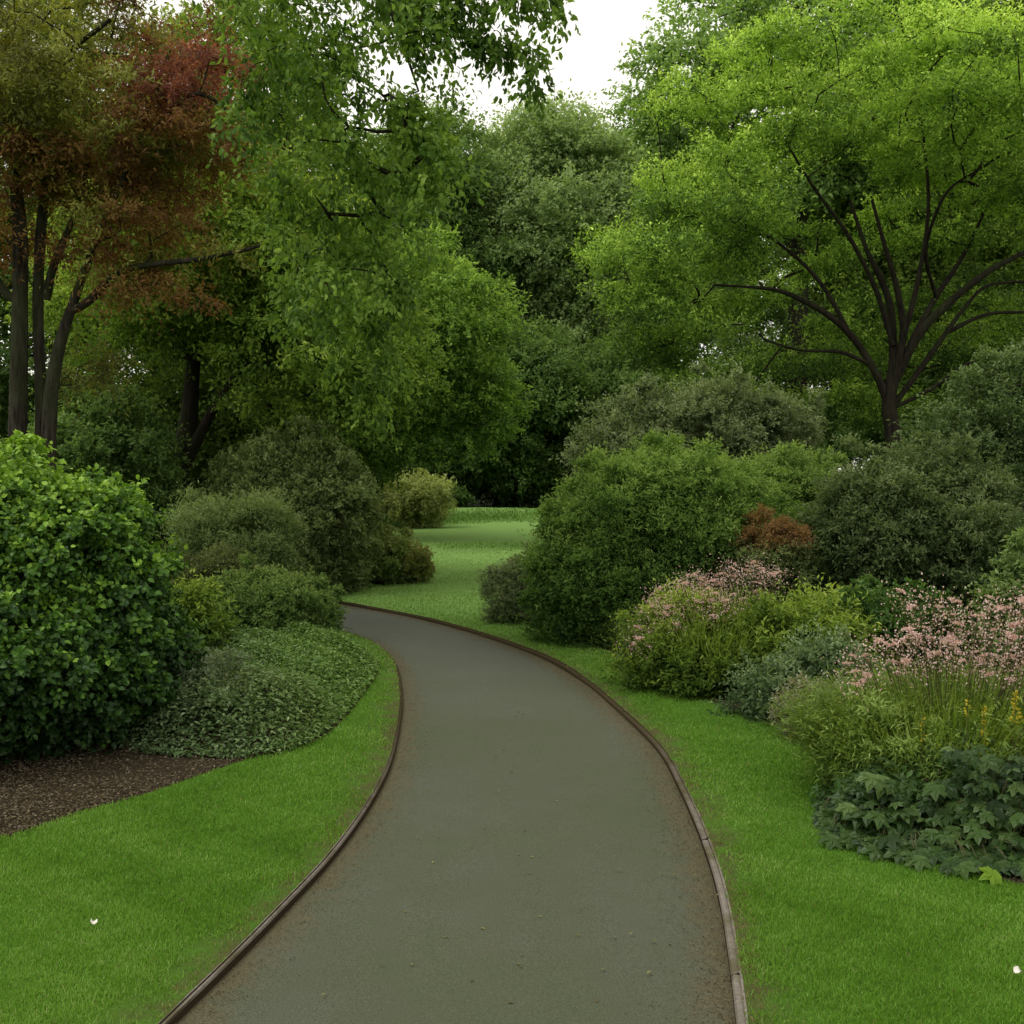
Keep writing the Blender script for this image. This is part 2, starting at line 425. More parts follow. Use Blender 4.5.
def foliage(name, parent, pads, pnorm, r, flat=0.5, sprigs=30, slen=0.6, leaves=12, L=0.06, W=0.03, pal=None, mat='leaf',
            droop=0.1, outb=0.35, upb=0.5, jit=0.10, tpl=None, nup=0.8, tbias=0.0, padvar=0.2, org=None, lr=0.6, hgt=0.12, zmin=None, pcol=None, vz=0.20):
    m_ = len(pads); r = np.broadcast_to(r, m_)*R.uniform(0.75, 1.3, m_)
    k = np.repeat(np.arange(m_), sprigs); ns = len(k)
    # sprig roots spread through the flattened pad, tilted towards its outward normal
    d = rdir(ns); d[:, 2] *= flat; rad = R.random(ns)**0.5
    root = pads[k]+d*(r[k]*rad*0.75)[:, None]
    dirn = unit(d*0.9+pnorm[k]*outb+up3*upb*R.uniform(0.2, 1, ns)[:, None]+R.normal(0, 0.25, (ns, 3)))
    ln = r[k]*slen*R.uniform(0.6, 1.3, ns)
    prand = R.normal(0, 1, m_); srand = R.normal(0, 1, ns)
    kk = np.repeat(np.arange(ns), leaves); nl = len(kk)
    t = R.random(nl)**0.8
    pos = root[kk]+dirn[kk]*(ln[kk]*t)[:, None]-up3*(droop*ln[kk]*t*t)[:, None]+R.normal(0, 1, (nl, 3))*(jit*ln[kk])[:, None]
    A = unit(dirn[kk]*0.7+R.normal(0, lr, (nl, 3))-up3*droop*0.8)
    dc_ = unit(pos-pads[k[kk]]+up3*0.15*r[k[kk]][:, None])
    N = unit(up3*nup*0.55+dc_*0.95+pnorm[k[kk]]*0.35+R.normal(0, 0.33, (nl, 3)))
    size = R.uniform(0.7, 1.25, nl)
    if zmin is not None:
        ok = pos[:, 2] > zmin
    else:
        ok = pos[:, 2] > H(pos[:, 0], pos[:, 1])+0.01
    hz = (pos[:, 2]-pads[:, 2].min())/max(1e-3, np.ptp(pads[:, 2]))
    tv = 0.42+tbias+padvar*prand[k[kk]]*0.5+0.09*srand[kk]+0.10*R.normal(0, 1, nl)+0.34*(t-0.5)+vz*(dc_[:, 2]-0.3)+hgt*(hz-0.5)  # young tips lighter; shade painted in low in each pad and plant
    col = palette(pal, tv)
    if pcol is not None: col = pcol(pos, tv, col, k[kk])
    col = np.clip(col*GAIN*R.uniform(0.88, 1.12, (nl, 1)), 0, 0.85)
    if org is None: org = np.zeros(3)
    pos = pos-org
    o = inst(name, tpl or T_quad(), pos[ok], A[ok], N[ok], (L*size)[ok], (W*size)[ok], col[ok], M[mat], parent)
    STAT.append((parent.name if parent else name, int(ok.sum())))
    return o
STAT = []
GAIN = np.array([1.46, 1.50, 1.60])

# ------------------------------------------------------------------ wood
def tube_arrays(pts, rad, sides):
    pts = np.asarray(pts, float); n_ = len(pts); T = unit(np.gradient(pts, axis=0))
    ref = np.array([1., 0, 0]) if abs(T[:, 0]).mean() < 0.7 else np.array([0, 1., 0])
    a = unit(np.cross(T, ref)); b = np.cross(T, a)
    th = np.arange(sides)/sides*2*math.pi
    V = pts[:, None]+(a[:, None]*np.cos(th)[None, :, None]+b[:, None]*np.sin(th)[None, :, None])*np.asarray(rad)[:, None, None]
    i, j = np.meshgrid(np.arange(n_-1), np.arange(sides), indexing='ij'); j2 = (j+1) % sides
    f = np.stack([i*sides+j, i*sides+j2, (i+1)*sides+j2, (i+1)*sides+j], -1).reshape(-1, 4)
    return V.reshape(-1, 3), f
class Wood:
    def __init__(s): s.V = []; s.F = []; s.n = 0
    def tube(s, pts, rad, sides=8, rough=0.0):
        V, f = tube_arrays(pts, rad, sides)
        if rough:
            c = np.repeat(np.asarray(pts), sides, axis=0); ph = np.tile(np.arange(sides), len(pts))
            V = c+(V-c)*(1+rough*np.sin(ph*2.4+1.7)+rough*0.6*R.normal(0, 1, len(V)))[:, None]
        s.V.append(V); s.F.append(f+s.n); s.n += len(V)
    def build(s, name, mat, parent, org=(0, 0, 0)):
        me = mesh_arrays(name, np.vstack(s.V)-np.asarray(org), [np.vstack(s.F)], smooth=True); return link(name, me, M[mat], parent)
def grow(w, limbs, pads, rtip=0.010, pw=0.47, bend=0.25, keep=1.0, maxr=None, maxlen=1e9):
    """limbs: list of (points(n,3), radii(n)). Grows branches from them to the pads (pipe model)."""
    X = []; par = []; base = []; root = []; WD = {}
    for li_, (P_, r_) in enumerate(limbs):
        i0 = len(X)
        for i, p in enumerate(P_):
            X.append(p); par.append(-1); base.append(r_[i]); root.append(li_)
    X = list(X); D = []
    order = np.argsort([min(np.linalg.norm(np.asarray(X)-p, axis=1)) for p in pads])
    chains = []
    for oi in order:
        if R.random() > keep: continue
        p = pads[oi]; XA = np.asarray(X); dv = p-XA; d = np.linalg.norm(dv, axis=1)
        cost = d*(1+0.8*np.clip(-dv[:, 2]/np.maximum(d, 1e-3)+0.05, 0, 1))
        j = int(np.argmin(cost)); dd = d[j]
        if dd < 0.05 or dd > maxlen: continue
        nseg = max(2, min(7, int(dd/0.35)+1)); q = [XA[j]]
        side = R.normal(0, 1, 3)*dd*0.10; bow = up3*dd*bend*R.uniform(-0.5, 0.8)
        last = j; ids = [j]
        for s_ in range(1, nseg+1):
            t = s_/nseg; pt = XA[j]+dv[j]*t+(side+bow)*math.sin(math.pi*t)+R.normal(0, 1, 3)*dd*0.012
            X.append(pt); par.append(last); base.append(0); root.append(root[j]); last = len(X)-1; ids.append(last)
        chains.append(ids)
    cnt = np.zeros(len(X))
    for ids in chains: cnt[ids[-1]] += 1
    for i in range(len(X)-1, -1, -1):
        if par[i] >= 0: cnt[par[i]] += cnt[i]
    for ids in chains:
        pts = np.asarray([X[i] for i in ids]); c_ = np.array([cnt[i] for i in ids]); c_[0] = c_[1]
        rr = rtip*np.maximum(c_, 1)**pw
        if maxr: rr = np.minimum(rr, maxr)
        if base[ids[0]]: rr = np.minimum(rr, max(rtip, base[ids[0]]*0.8))
        rr = rr*np.linspace(1.08, 0.85, len(rr))
        ww = WD.setdefault(root[ids[0]], Wood()) if w is None else w
        ww.tube(pts, rr, 5 if rr.max() < 0.03 else 7)
    return WD
def wooden(t, limbs, ntrunk, pads, mat, org, rough=0.045, **kw):
    G_ = grow(None, limbs, pads, **kw)
    for i_, q in enumerate(limbs):
        w = G_.get(i_, Wood()); w.tube(*q, 14 if i_ < ntrunk else 9, rough); w.build('trunk' if i_ < ntrunk else 'limb', mat, t, org)
def limb(px, Y, k=6):
    """px: list of (x, y, width_px[, depth offset])"""
    P_ = np.array([at(q[0], q[1], Y+(q[3] if len(q) > 3 else 0)) for q in px]); W_ = np.array([[q[2]/F*Y/2] for q in px])
    C = catmull(np.hstack([P_, W_]), k); return C[:, :3], np.abs(C[:, 3])

def E(x0, x1, y0, y1, Y, ry=None, dy=0.0):
    """ellipsoid spanning a box of the picture at distance Y"""
    a = at(x0, y1, Y); b = at(x1, y0, Y); c_ = (a+b)/2; rx = (b[0]-a[0])/2; rz = (b[2]-a[2])/2
    return (c_[0], Y+dy, c_[2], rx, ry or rx, rz)

D_ = 1.0   # overall foliage density
def tree(name, label, cat, trunk_base, ells, limbs, npads, r, fol, group=None, barkm='bark_dark', rtip=0.012, mind=None, reject=None, shell=0.7, back=0.4, flat_bottom=None, keep=1.0, bend=0.2):
    t = empty(name, trunk_base, label, cat, group); org = np.array(trunk_base)
    pads, pn = sample_pads(ells, npads, shell, back, flat_bottom, reject, mind if mind is not None else r*0.55)
    wooden(t, limbs, 1, pads, barkm, org, rtip=rtip, keep=keep, bend=bend)
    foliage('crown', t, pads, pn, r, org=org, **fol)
    return t
def bush(name, label, cat, base, ells, npads, r, fol, group=None, stems=True, shell=0.72, back=0.35, mind=None, reject=None, twig='twig', lumps=6):
    t = empty(name, base, label, cat, group); org = np.array(base, float)
    ells = list(ells); big = list(ells)
    for e in big:
        for _ in range(lumps):
            d = rdir(1)[0]; d[2] = abs(d[2])*0.9+0.05; d[1] = -abs(d[1]) if R.random() < .7 else d[1]; d = d/np.linalg.norm(d)
            q = R.uniform(0.24, 0.42); ells.append((e[0]+d[0]*e[3]*(1.02-q*.75), e[1]+d[1]*e[4]*(1.02-q*.75), e[2]+d[2]*e[5]*(1.02-q*.75), e[3]*q, e[4]*q, e[5]*q*.9))
    pads, pn = sample_pads(ells, int(npads*(1+0.08*lumps)), shell, back, None, reject, mind if mind is not None else r*0.5)
    sh = R.random(len(pads)) < 0.17; pads[sh] += pn[sh]*(r*R.uniform(0.3, 1.25, sh.sum()))[:, None]; pads[sh, 2] += r*R.uniform(0, .6, sh.sum())
    rv = np.where(sh, r*0.6, r*np.clip(R.normal(1, .2, len(pads)), .6, 1.5))
    if stems:
        w = Wood(); hgt = max(e[2]+e[5] for e in ells)-base[2]
        limbs = []
        for k in range(6):
            a = R.uniform(0, 2*math.pi); rr = R.uniform(0.05, 0.35)*ells[0][3]
            b = np.array([base[0]+rr*0.3*math.cos(a), base[1]+rr*0.3*math.sin(a), base[2]-0.02]); e = np.array([base[0]+rr*1.5*math.cos(a), base[1]+rr*1.5*math.sin(a), base[2]+hgt*0.55])
            C = catmull(np.array([b, (b+e)/2+R.normal(0, 0.04, 3), e]), 4); limbs.append((C, np.linspace(0.022, 0.010, len(C))*max(0.5, hgt/2)))
            w.tube(*limbs[-1], 7)
        grow(w, limbs, pads, rtip=0.0035, keep=0.5, bend=0.15)
        w.build('stems', twig, t, org)
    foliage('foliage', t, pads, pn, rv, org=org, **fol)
    return t
def on(px, Y):
    p = at(px, 500, Y); return (p[0], Y, float(H(p[0], Y)))

# palettes (dark -> light: leaf age, and painted clump shade), linear base colours
def pal(*c): return [tuple(v) for v in c]
P_lime = pal((0.021, 0.046, 0.008), (0.082, 0.148, 0.019), (0.245, 0.36, 0.052), (0.43, 0.54, 0.11))
P_mid = pal((0.032, 0.058, 0.010), (0.074, 0.120, 0.018), (0.135, 0.190, 0.030), (0.23, 0.28, 0.055))
P_dark = pal((0.030, 0.056, 0.014), (0.062, 0.108, 0.026), (0.105, 0.165, 0.042), (0.16, 0.225, 0.07))
P_olive = pal((0.042, 0.058, 0.018), (0.088, 0.118, 0.038), (0.145, 0.185, 0.065), (0.22, 0.26, 0.11))
P_grey = pal((0.030, 0.044, 0.016), (0.070, 0.094, 0.036), (0.120, 0.150, 0.066), (0.20, 0.235, 0.12))
P_maple = pal((0.055, 0.026, 0.012), (0.150, 0.066, 0.026), (0.19, 0.115, 0.034), (0.24, 0.20, 0.05))

# ------------------------------------------------------------------ TREES
# right: broad lime-green tree
Y = 22.0
tl = [limb([(884, 575, 26), (888, 500, 22), (893, 440, 18), (889, 405, 16), (893, 372, 12), (893, 340, 9), (890, 305, 8), (880, 277, 7), (866, 248, 5), (850, 200, 3)], Y),
      limb([(889, 405, 13), (878, 378, 11), (858, 344, 10), (835, 320, 9), (808, 303, 8), (780, 291, 6), (750, 287, 4), (715, 285, 3)], Y, 6),
      limb([(893, 385, 12), (903, 335, 10, -.2), (897, 289, 8, -.4), (886, 250, 6, -.6), (872, 200, 4, -.8)], Y),
      limb([(893, 388, 12), (913, 340, 10, .3), (936, 297, 8, .6), (964, 254, 6, .9), (990, 200, 3, 1.2)], Y),
      limb([(895, 380, 13), (921, 332, 12, -.3), (956, 297, 10, -.5), (991, 270, 8, -.7), (1030, 250, 6, -.8), (1080, 225, 4, -1)], Y),
      limb([(896, 402, 8), (918, 372, 8, -.1), (946, 333, 7, -.3), (966, 306, 5, -.4), (987, 286, 4, -.5), (1022, 282, 3, -.6), (1060, 285, 2, -.7)], Y),
      limb([(936, 297, 6, .5), (926, 250, 5, -.2), (945, 195, 4, -1), (975, 172, 3, -1.2), (1000, 156, 2.5, -1.4)], Y),
      limb([(872, 365, 7), (840, 352, 5), (800, 350, 4), (765, 340, 3)], Y),
      limb([(893, 345, 8, -.1), (876, 290, 7, -.3), (848, 235, 5.5, -.6), (812, 185, 4, -.9), (785, 140, 2.5, -1.2)], Y),
      limb([(900, 350, 9, .1), (917, 285, 7, 0), (928, 215, 5, -.2), (925, 150, 4, -.4), (915, 90, 2.5, -.6)], Y),
      limb([(852, 338, 7, 0), (822, 285, 6, .2), (785, 248, 4.5, .3), (742, 222, 3, .3)], Y),
      limb([(946, 333, 7, 0), (985, 315, 5, .2), (1024, 312, 4, .3), (1070, 310, 3, .4)], Y),
      limb([(893, 408, 6), (930, 390, 5, -.4), (960, 368, 4, -.6), (1000, 350, 3, -.8)], Y)]
tl = [(a, b*(0.88 if k == 0 else 0.72)) for k, (a, b) in enumerate(tl)]
el = [E(640, 1070, 25, 330, Y, 4.3), E(592, 800, 165, 360, Y, 2.6), E(660, 800, 300, 440, Y, 1.8, 0.5), E(860, 1150, 10, 260, Y, 3.2), E(950, 1160, 240, 400, Y, 2.2, .6), E(720, 1000, 330, 440, Y+2.6, 1.6)]
tree('lime_green_tree', 'broad spreading tree with bright lime-green foliage and dark forked limbs', 'tree', on(885, Y), el, tl, int(265*D_), 0.76,
     dict(flat=0.26, sprigs=62, slen=0.62, leaves=16, L=0.085, W=0.036, mat='dense', vz=0.34, pal=P_lime, droop=0.22, upb=0.2, outb=0.3, padvar=0.28, hgt=0.3, tbias=0.04),  # vz raised: darker pad undersides paint shaded gaps between the tiers
     reject=lambda p: (((p[:, 0]-7.6)/3.9)**2+((p[:, 2]-5.1)/2.7)**2+R.normal(0, .10, len(p)) < 1) & (p[:, 1] < 22.9), rtip=0.010, mind=0.60, shell=0.6, back=0.45)

# right back: tall pale tree behind it
Y = 34.0
tl = [limb([(790, 540, 26), (795, 400, 22), (800, 250, 16), (800, 120, 9), (805, 20, 5)], Y),
      limb([(800, 260, 12), (760, 190, 8), (715, 130, 6), (680, 90, 3)], Y), limb([(800, 210, 12), (850, 120, 8), (880, 40, 6), (900, -20, 4)], Y), limb([(797, 300, 9), (740, 250, 6), (690, 215, 4)], Y)]
el = [E(640, 960, -60, 230, Y, 4.2), E(628, 740, 30, 170, Y, 2.0), E(640, 780, 130, 300, Y, 2.4), E(700, 1000, -120, 100, Y, 4)]
tree('tall_pale_tree', 'tall pale green tree with feathery edge rising behind the lime-green tree', 'tree', on(790, Y), el, tl, int(300*D_), 0.85,
     dict(flat=0.5, sprigs=26, slen=0.75, leaves=12, L=0.16, W=0.10, pal=pal((0.05, 0.09, 0.022), (0.12, 0.19, 0.048), (0.20, 0.29, 0.085), (0.29, 0.38, 0.13)), droop=0.12, upb=0.4, padvar=0.22, hgt=0.2), rtip=0.016, shell=0.5, back=0.3)

# centre: backdrop trees
P_back = pal((0.105, 0.148, 0.055), (0.15, 0.205, 0.075), (0.195, 0.26, 0.098), (0.25, 0.32, 0.13))
def backdrop(label, px, Y, ells, npad, r, pl, seed_top, **kw):
    tl = [limb([(px+a*3, lerp(508, seed_top+60, t_), w__) for a, t_, w__ in ((0, 0, 16), (1, .25, 13), (-1, .5, 10), (1, .75, 6), (0, 1, 3))], Y)]
    f = dict(flat=0.5, sprigs=44, slen=0.75, leaves=14, L=0.19, W=0.115, pal=pl, droop=0.15, upb=0.35, padvar=0.22, hgt=0.25)
    f.update(kw)
    return tree('background_tree', label, 'tree', on(px, Y), ells, tl, int(npad*1.35*D_), r, f, rtip=0.022, group=None, back=0.8, shell=0.45, mind=r*0.42)
backdrop('large olive-green rounded tree in the centre distance below the open sky', 545, 54, [E(440, 660, 128, 400, 54, 5), E(480, 600, 112, 240, 54, 3), E(560, 650, 130, 260, 54, 3), E(500, 640, 300, 480, 53, 4), E(420, 520, 150, 420, 54, 4)], 380, 1.25, P_back, 170)
backdrop('dull green distant tree just left of the lime-green tree', 650, 57, [E(580, 760, 132, 380, 57, 5), E(560, 680, 330, 500, 55, 4)], 200, 1.25, P_back, 180, tbias=-0.05)
backdrop('dark tree standing behind the light green dome-shaped tree', 440, 52, [E(360, 500, 120, 420, 52, 4.5)], 150, 1.25, P_dark, 180)
backdrop('dark shaded tree at the far edge of the lawn', 500, 47, [E(430, 590, 330, 500, 47, 3), E(380, 470, 400, 505, 47, 2)], 200, 0.9, P_dark, 360, L=0.17, W=0.09, tbias=0.0)
backdrop('dark green tree beyond the lawn, left of the grey-green rounded shrub', 610, 49, [E(550, 700, 350, 508, 49, 3), E(560, 660, 430, 512, 46, 1.6)], 160, 0.9, P_dark, 370, L=0.17, W=0.09)
backdrop('low dark tree behind the short-trunked tree, seen below its crown', 200, 40, [E(-120, 180, 380, 540, 40, 2), E(120, 400, 370, 530, 40, 2)], 200, 0.9, P_dark, 420, L=0.17, W=0.1, tbias=-0.1)
backdrop('dark tree deep in the shade under the lime-green tree', 800, 36, [E(690, 900, 310, 500, 36, 2.5), E(860, 1080, 280, 500, 36, 2.5)], 260, 0.85, P_dark, 350, L=0.14, W=0.07, tbias=0.08)
backdrop('mid green tree filling the view behind the forked limbs of the lime-green tree', 900, 37, [E(790, 1020, 90, 420, 37, 3)], 240, 0.95, P_mid, 150, L=0.16, W=0.09, tbias=-0.08)
backdrop('tall dark tree behind the right edge of the lime-green tree', 1010, 38, [E(900, 1180, -60, 340, 38, 4)], 200, 1.1, P_mid, 100, L=0.17, W=0.09)

# mid-left bright domed tree
Y = 30.0
tl = [limb([(352, 545, 24), (354, 470, 20), (366, 410, 15), (392, 350, 9), (410, 290, 4)], Y), limb([(362, 430, 10), (350, 380, 8), (335, 340, 5)], Y), limb([(368, 410, 11), (415, 372, 8), (460, 345, 4)], Y)]
el = [E(360, 470, 240, 400, Y, 2.2), E(400, 512, 262, 380, Y, 1.8), E(330, 450, 290, 460, Y, 2.2), E(430, 508, 350, 445, Y, 1.2), E(290, 400, 330, 480, Y, 2), E(280, 400, 200, 340, Y+1, 2)]
tree('domed_tree', 'light green dome-shaped tree overlooking the far lawn', 'tree', on(352, Y), el, tl, int(260*D_), 0.6,
     dict(flat=0.5, sprigs=30, slen=0.75, leaves=13, L=0.13, W=0.06, pal=pal((0.030, 0.060, 0.011), (0.082, 0.145, 0.024), (0.17, 0.26, 0.046), (0.28, 0.38, 0.09)), droop=0.25, upb=0.3, padvar=0.25, hgt=0.4, tbias=0.05), rtip=0.014, shell=0.6, back=0.3, mind=0.42)

# left: second tree with dark trunk
Y = 20.0
tl = [limb([(170, 590, 34), (172, 518, 29), (177, 467, 25), (187, 432, 20), (191, 389, 15), (195, 350, 13), (197, 310, 10), (205, 250, 6), (215, 190, 4)], Y),
      limb([(182, 470, 13), (197, 440, 12, -.1), (214, 409, 9, -.2), (240, 370, 7, -.3), (275, 330, 5, -.4), (310, 310, 3, -.5)], Y),
      limb([(194, 370, 8), (170, 320, 6), (140, 280, 4), (110, 260, 3)], Y), limb([(197, 310, 8), (240, 270, 6, -.3), (300, 250, 4, -.4)], Y)]
el = [E(80, 330, 130, 330, Y, 3.0), E(240, 412, 270, 450, Y, 2.4), E(110, 330, 240, 370, Y+.5, 2.6), E(40, 200, 200, 400, Y+2.5, 1.6), E(230, 370, 180, 330, Y, 2)]
def p2(pos, tv, col, k):
    w = np.clip((pos[:, 2]-6.2)/1.5, 0, 1)[:, None]*0.3
    return col*(1-w)+np.array([0.16, 0.17, 0.03])*w
tree('shade_tree', 'green tree with short dark trunk standing left of the lawn', 'tree', on(170, Y), el, tl, int(400*D_), 0.55,
     dict(flat=0.42, sprigs=30, slen=0.8, leaves=14, L=0.095, W=0.048, pal=[tuple(np.array(q)*1.3) for q in P_mid], droop=0.25, upb=0.25, padvar=0.30, hgt=0.3, tbias=0.08, pcol=p2),
     rtip=0.010, shell=0.55, back=0.5, reject=lambda p: (p[:, 2] < 3.3) & (p[:, 0] < -4.4) & (p[:, 1] < 20.8))

# dense trees further back on the left
Y = 31.0
tl = [limb([(60, 560, 24), (62, 450, 18), (66, 300, 12), (60, 150, 6)], Y)]
tree('woodland_tree', 'dense dark green tree filling the gap behind the red-leaved tree', 'tree', on(60, Y), [E(-160, 130, -40, 330, Y, 3.2), E(-80, 200, 250, 520, Y, 2.6)], tl, int(300*D_), 0.8,
     dict(flat=0.5, sprigs=24, slen=0.75, leaves=11, L=0.16, W=0.10, pal=pal((0.02, 0.045, 0.008), (0.05, 0.09, 0.014), (0.09, 0.14, 0.03), (0.15, 0.2, 0.05)), droop=0.15, padvar=0.3, hgt=0.3, tbias=-0.08), rtip=0.014, shell=0.5, back=0.2)
Y = 33.0
tl = [limb([(270, 560, 24), (270, 450, 18), (268, 300, 12), (272, 150, 6)], Y)]
tree('woodland_tree', 'deep green tree glimpsed between the short-trunked tree and the domed tree', 'tree', on(270, Y), [E(120, 360, 0, 330, Y, 3.2), E(140, 400, 280, 520, Y, 2.6)], tl, int(300*D_), 0.85,
     dict(flat=0.5, sprigs=24, slen=0.75, leaves=11, L=0.16, W=0.10, pal=P_mid, droop=0.15, padvar=0.25, hgt=0.3, tbias=-0.08), rtip=0.014, shell=0.5, back=0.2)

# left: multi-stemmed tree with reddish leaves
Y = 14.0
mt = empty('red_leaved_tree', on(32, Y), 'multi-stemmed tree with brownish red and yellow-green leaves behind the leafy bush', 'tree'); org = np.array(mt.location)
stems = [limb([(22, 640, 30), (19, 520, 27), (18, 430, 25), (20, 305, 22), (20, 234, 20), (16, 187, 17), (12, 110, 12), (8, 30, 8)], Y),
         limb([(44, 640, 22, .15), (42, 500, 18, .15), (41, 400, 16, .15), (38, 300, 15, .15), (43, 203, 14, .2), (52, 120, 10, .2), (66, 30, 6, .2)], Y),
         limb([(50, 640, 24, -.1), (48, 500, 22, -.1), (50, 410, 20, -.1), (58, 352, 17, -.15), (78, 289, 12, -.2), (105, 219, 10, -.3), (125, 172, 9, -.4), (150, 110, 6, -.5), (170, 50, 4, -.6)], Y)]
lim = [limb([(70, 312, 8, -.2), (90, 300, 8, -.2), (117, 273, 7, -.3), (156, 264, 5.5, -.4), (200, 259, 4.5, -.5), (245, 250, 3.5, -.6), (262, 246, 3, -.6), (281, 256, 2, -.7)], Y),
       limb([(46, 300, 9, .1), (54, 265, 8, .1), (70, 226, 6, .1), (82, 187, 5, 0), (95, 130, 3, 0)], Y), limb([(16, 300, 10), (5, 292, 9), (-12, 268, 7), (-40, 240, 5)], Y),
       limb([(130, 160, 5, -.5), (190, 95, 4, -.6), (240, 120, 3, -.6), (300, 160, 2, -.7)], Y), limb([(14, 120, 7), (60, 60, 5, -.6), (110, 20, 4, -1)], Y)]
stems = [(a, b*0.7) for a, b in stems]
el = [E(-60, 240, -40, 190, Y, 1.7), E(20, 245, 60, 200, Y, 1.4), E(-90, 70, 30, 260, Y, 1.3), E(60, 190, 180, 290, Y, .8)]
pads, pn = sample_pads(el, int(235*D_), 0.5, 0.6, None, lambda p: (p[:, 2] < 5.0) & (p[:, 0] < -4.9) & (R.random(len(p)) < 0.6), 0.18)
ex = np.array([at(a, b, Y+c_) for a, b, c_ in ((230, 255, -.6), (200, 300, -.4), (120, 290, -.3), (95, 360, .3), (75, 385, .5), (100, 375, .4), (150, 285, -.4), (245, 150, -.6), (240, 120, -.6), (70, 250, -.2))])
pads = np.vstack([pads, ex]); pn = np.vstack([pn, np.tile([0, -.3, .6], (len(ex), 1))])
wooden(mt, stems+lim, 3, pads, 'bark_grey', org, rtip=0.006, bend=0.2)
pxy = np.array([((p[0]/p[1])*F+512, 475-(p[2]-2)/p[1]*F) for p in pads])
kind_ = np.zeros(len(pads))     # 0 brown-red, 1 yellow green, 2 crimson
kind_[((pxy[:, 0]-190)**2/62**2+(pxy[:, 1]-75)**2/38**2 < 1)] = 2
kind_[((pxy[:, 0]-60)**2/80**2+(pxy[:, 1]-50)**2/85**2 < 1)] = 1
kind_[(R.random(len(pads)) < 0.28) & (kind_ == 0)] = 1
kind_[((pxy[:, 1] > 320))] = 1
def pm(pos, tv, col, k):
    q = kind_[k]; c1 = palette(pal((0.05, 0.05, 0.012), (0.11, 0.115, 0.02), (0.19, 0.20, 0.04), (0.27, 0.28, 0.08)), tv)
    c2 = palette(pal((0.08, 0.026, 0.016), (0.155, 0.050, 0.034), (0.23, 0.080, 0.055), (0.34, 0.13, 0.09)), tv)
    col = np.where((q == 1)[:, None], c1, col); return np.where((q == 2)[:, None], c2, col)
foliage('crown', mt, pads, pn, 0.32, flat=0.4, sprigs=30, slen=1.0, leaves=15, L=0.075, W=0.022, pal=P_maple, droop=0.35, upb=0.05, outb=0.2, padvar=0.3, hgt=0.1, tbias=0.05, org=org, pcol=pm)

# left top: large overhanging tree, its trunk outside the frame
Y = 11.5
base = (-6.6, 12.5, 0.05)
base = (-7.4, 12.0, 0.05); ot = empty('overhanging_tree', base, 'large-leaved tree whose drooping sprays hang over the path from the upper left', 'tree'); org = np.array(base)
def pl(*q): 
    C = catmull(np.array(q, float), 7); return C[:, :3], C[:, 3]
tk = pl((-7.4, 12.0, 0.0, .30), (-7.4, 12.0, 3.0, .26), (-7.2, 12.0, 6.0, .22), (-6.8, 12.0, 8.6, .16), (-6.2, 12.0, 10.4, .10))
l1 = pl((-7.1, 12.0, 6.6, .15), (-5.6, 12.0, 8.6, .11), (-3.8, 11.9, 9.2, .08), (-2.2, 11.7, 8.8, .05), (-1.45, 11.5, 7.3, .032), (-1.15, 11.4, 6.5, .02), (-0.95, 11.3, 5.9, .010))
l2 = pl((-6.9, 12.0, 8.0, .12), (-5.2, 11.6, 9.6, .08), (-3.2, 11.2, 9.7, .06), (-1.6, 11.0, 8.9, .04), (-0.5, 10.9, 7.9, .02), (0.3, 10.9, 7.2, .012))
def bez(px0, py0, px1, py1, Y0, Y1, k):
    return [(px0+(px1-px0)*t, py0+(py1-py0)*t, Y0+(Y1-Y0)*t) for t in np.linspace(0, 1, k)]
spots = []
spots += [(x+R.normal(0, 12), y+R.normal(0, 12), 11.5+R.uniform(-1.2, 1.4), .2) for x in range(245, 430, 26) for y in range(-30, 150, 26)]
spots += [(x+R.normal(0, 12), y+R.normal(0, 12), 12+R.uniform(-1.0, 1.4), .2) for x in range(290, 400, 26) for y in range(150, 330, 28)]
sprays = bez(420, -25, 545, -22, 11, 11, 6)+bez(400, 5, 565, 0, 11, 10.8, 8)+bez(400, 30, 520, 45, 11.2, 11, 5)+bez(430, 10, 535, 72, 11.2, 11, 6)+bez(385, 80, 425, 140, 11.4, 11.3, 4)
sprays += bez(350, 160, 430, 190, 11.5, 11.2, 5)+bez(360, 220, 400, 290, 11.6, 11.6, 5)+bez(330, 260, 395, 375, 12.2, 12.2, 6)+bez(385, 110, 445, 170, 11.4, 11.1, 4)+bez(300, 300, 375, 410, 12.6, 12.6, 5)
spots += [(a+R.normal(0, 5), b_+R.normal(0, 5), c_, .13) for a, b_, c_ in sprays]
spots += [(R.uniform(180, 440), R.uniform(-160, -30), 11.5+R.uniform(-1.5, 1.5), .2) for _ in range(60)]
spots = [q for q in spots if not (((q[0]-402)/34)**2+((q[1]-68)/26)**2 < 1)]
rov = np.array([q[3] for q in spots]); spots = [q[:3] for q in spots]
pads = np.array([at(a, b, c_) for a, b, c_ in spots])
pn = unit(np.column_stack([np.full(len(pads), 0.6), np.full(len(pads), -0.3), np.full(len(pads), -0.1)])+R.normal(0, 0.3, (len(pads), 3)))
wooden(ot, [tk, l1, l2], 1, pads, 'bark_dark', org, rtip=0.0045, bend=0.12)
foliage('crown', ot, pads, pn, rov, flat=0.8, sprigs=13, slen=1.6, leaves=12, L=0.078, W=0.040, pal=pal((0.032, 0.064, 0.011), (0.078, 0.138, 0.020), (0.15, 0.225, 0.036), (0.25, 0.34, 0.075)),
        mat='leaf', droop=0.75, upb=-0.15, outb=0.35, jit=0.12, padvar=0.2, hgt=0.0, tbias=0.05, tpl=T_broad(), nup=0.5, lr=0.5, org=org)

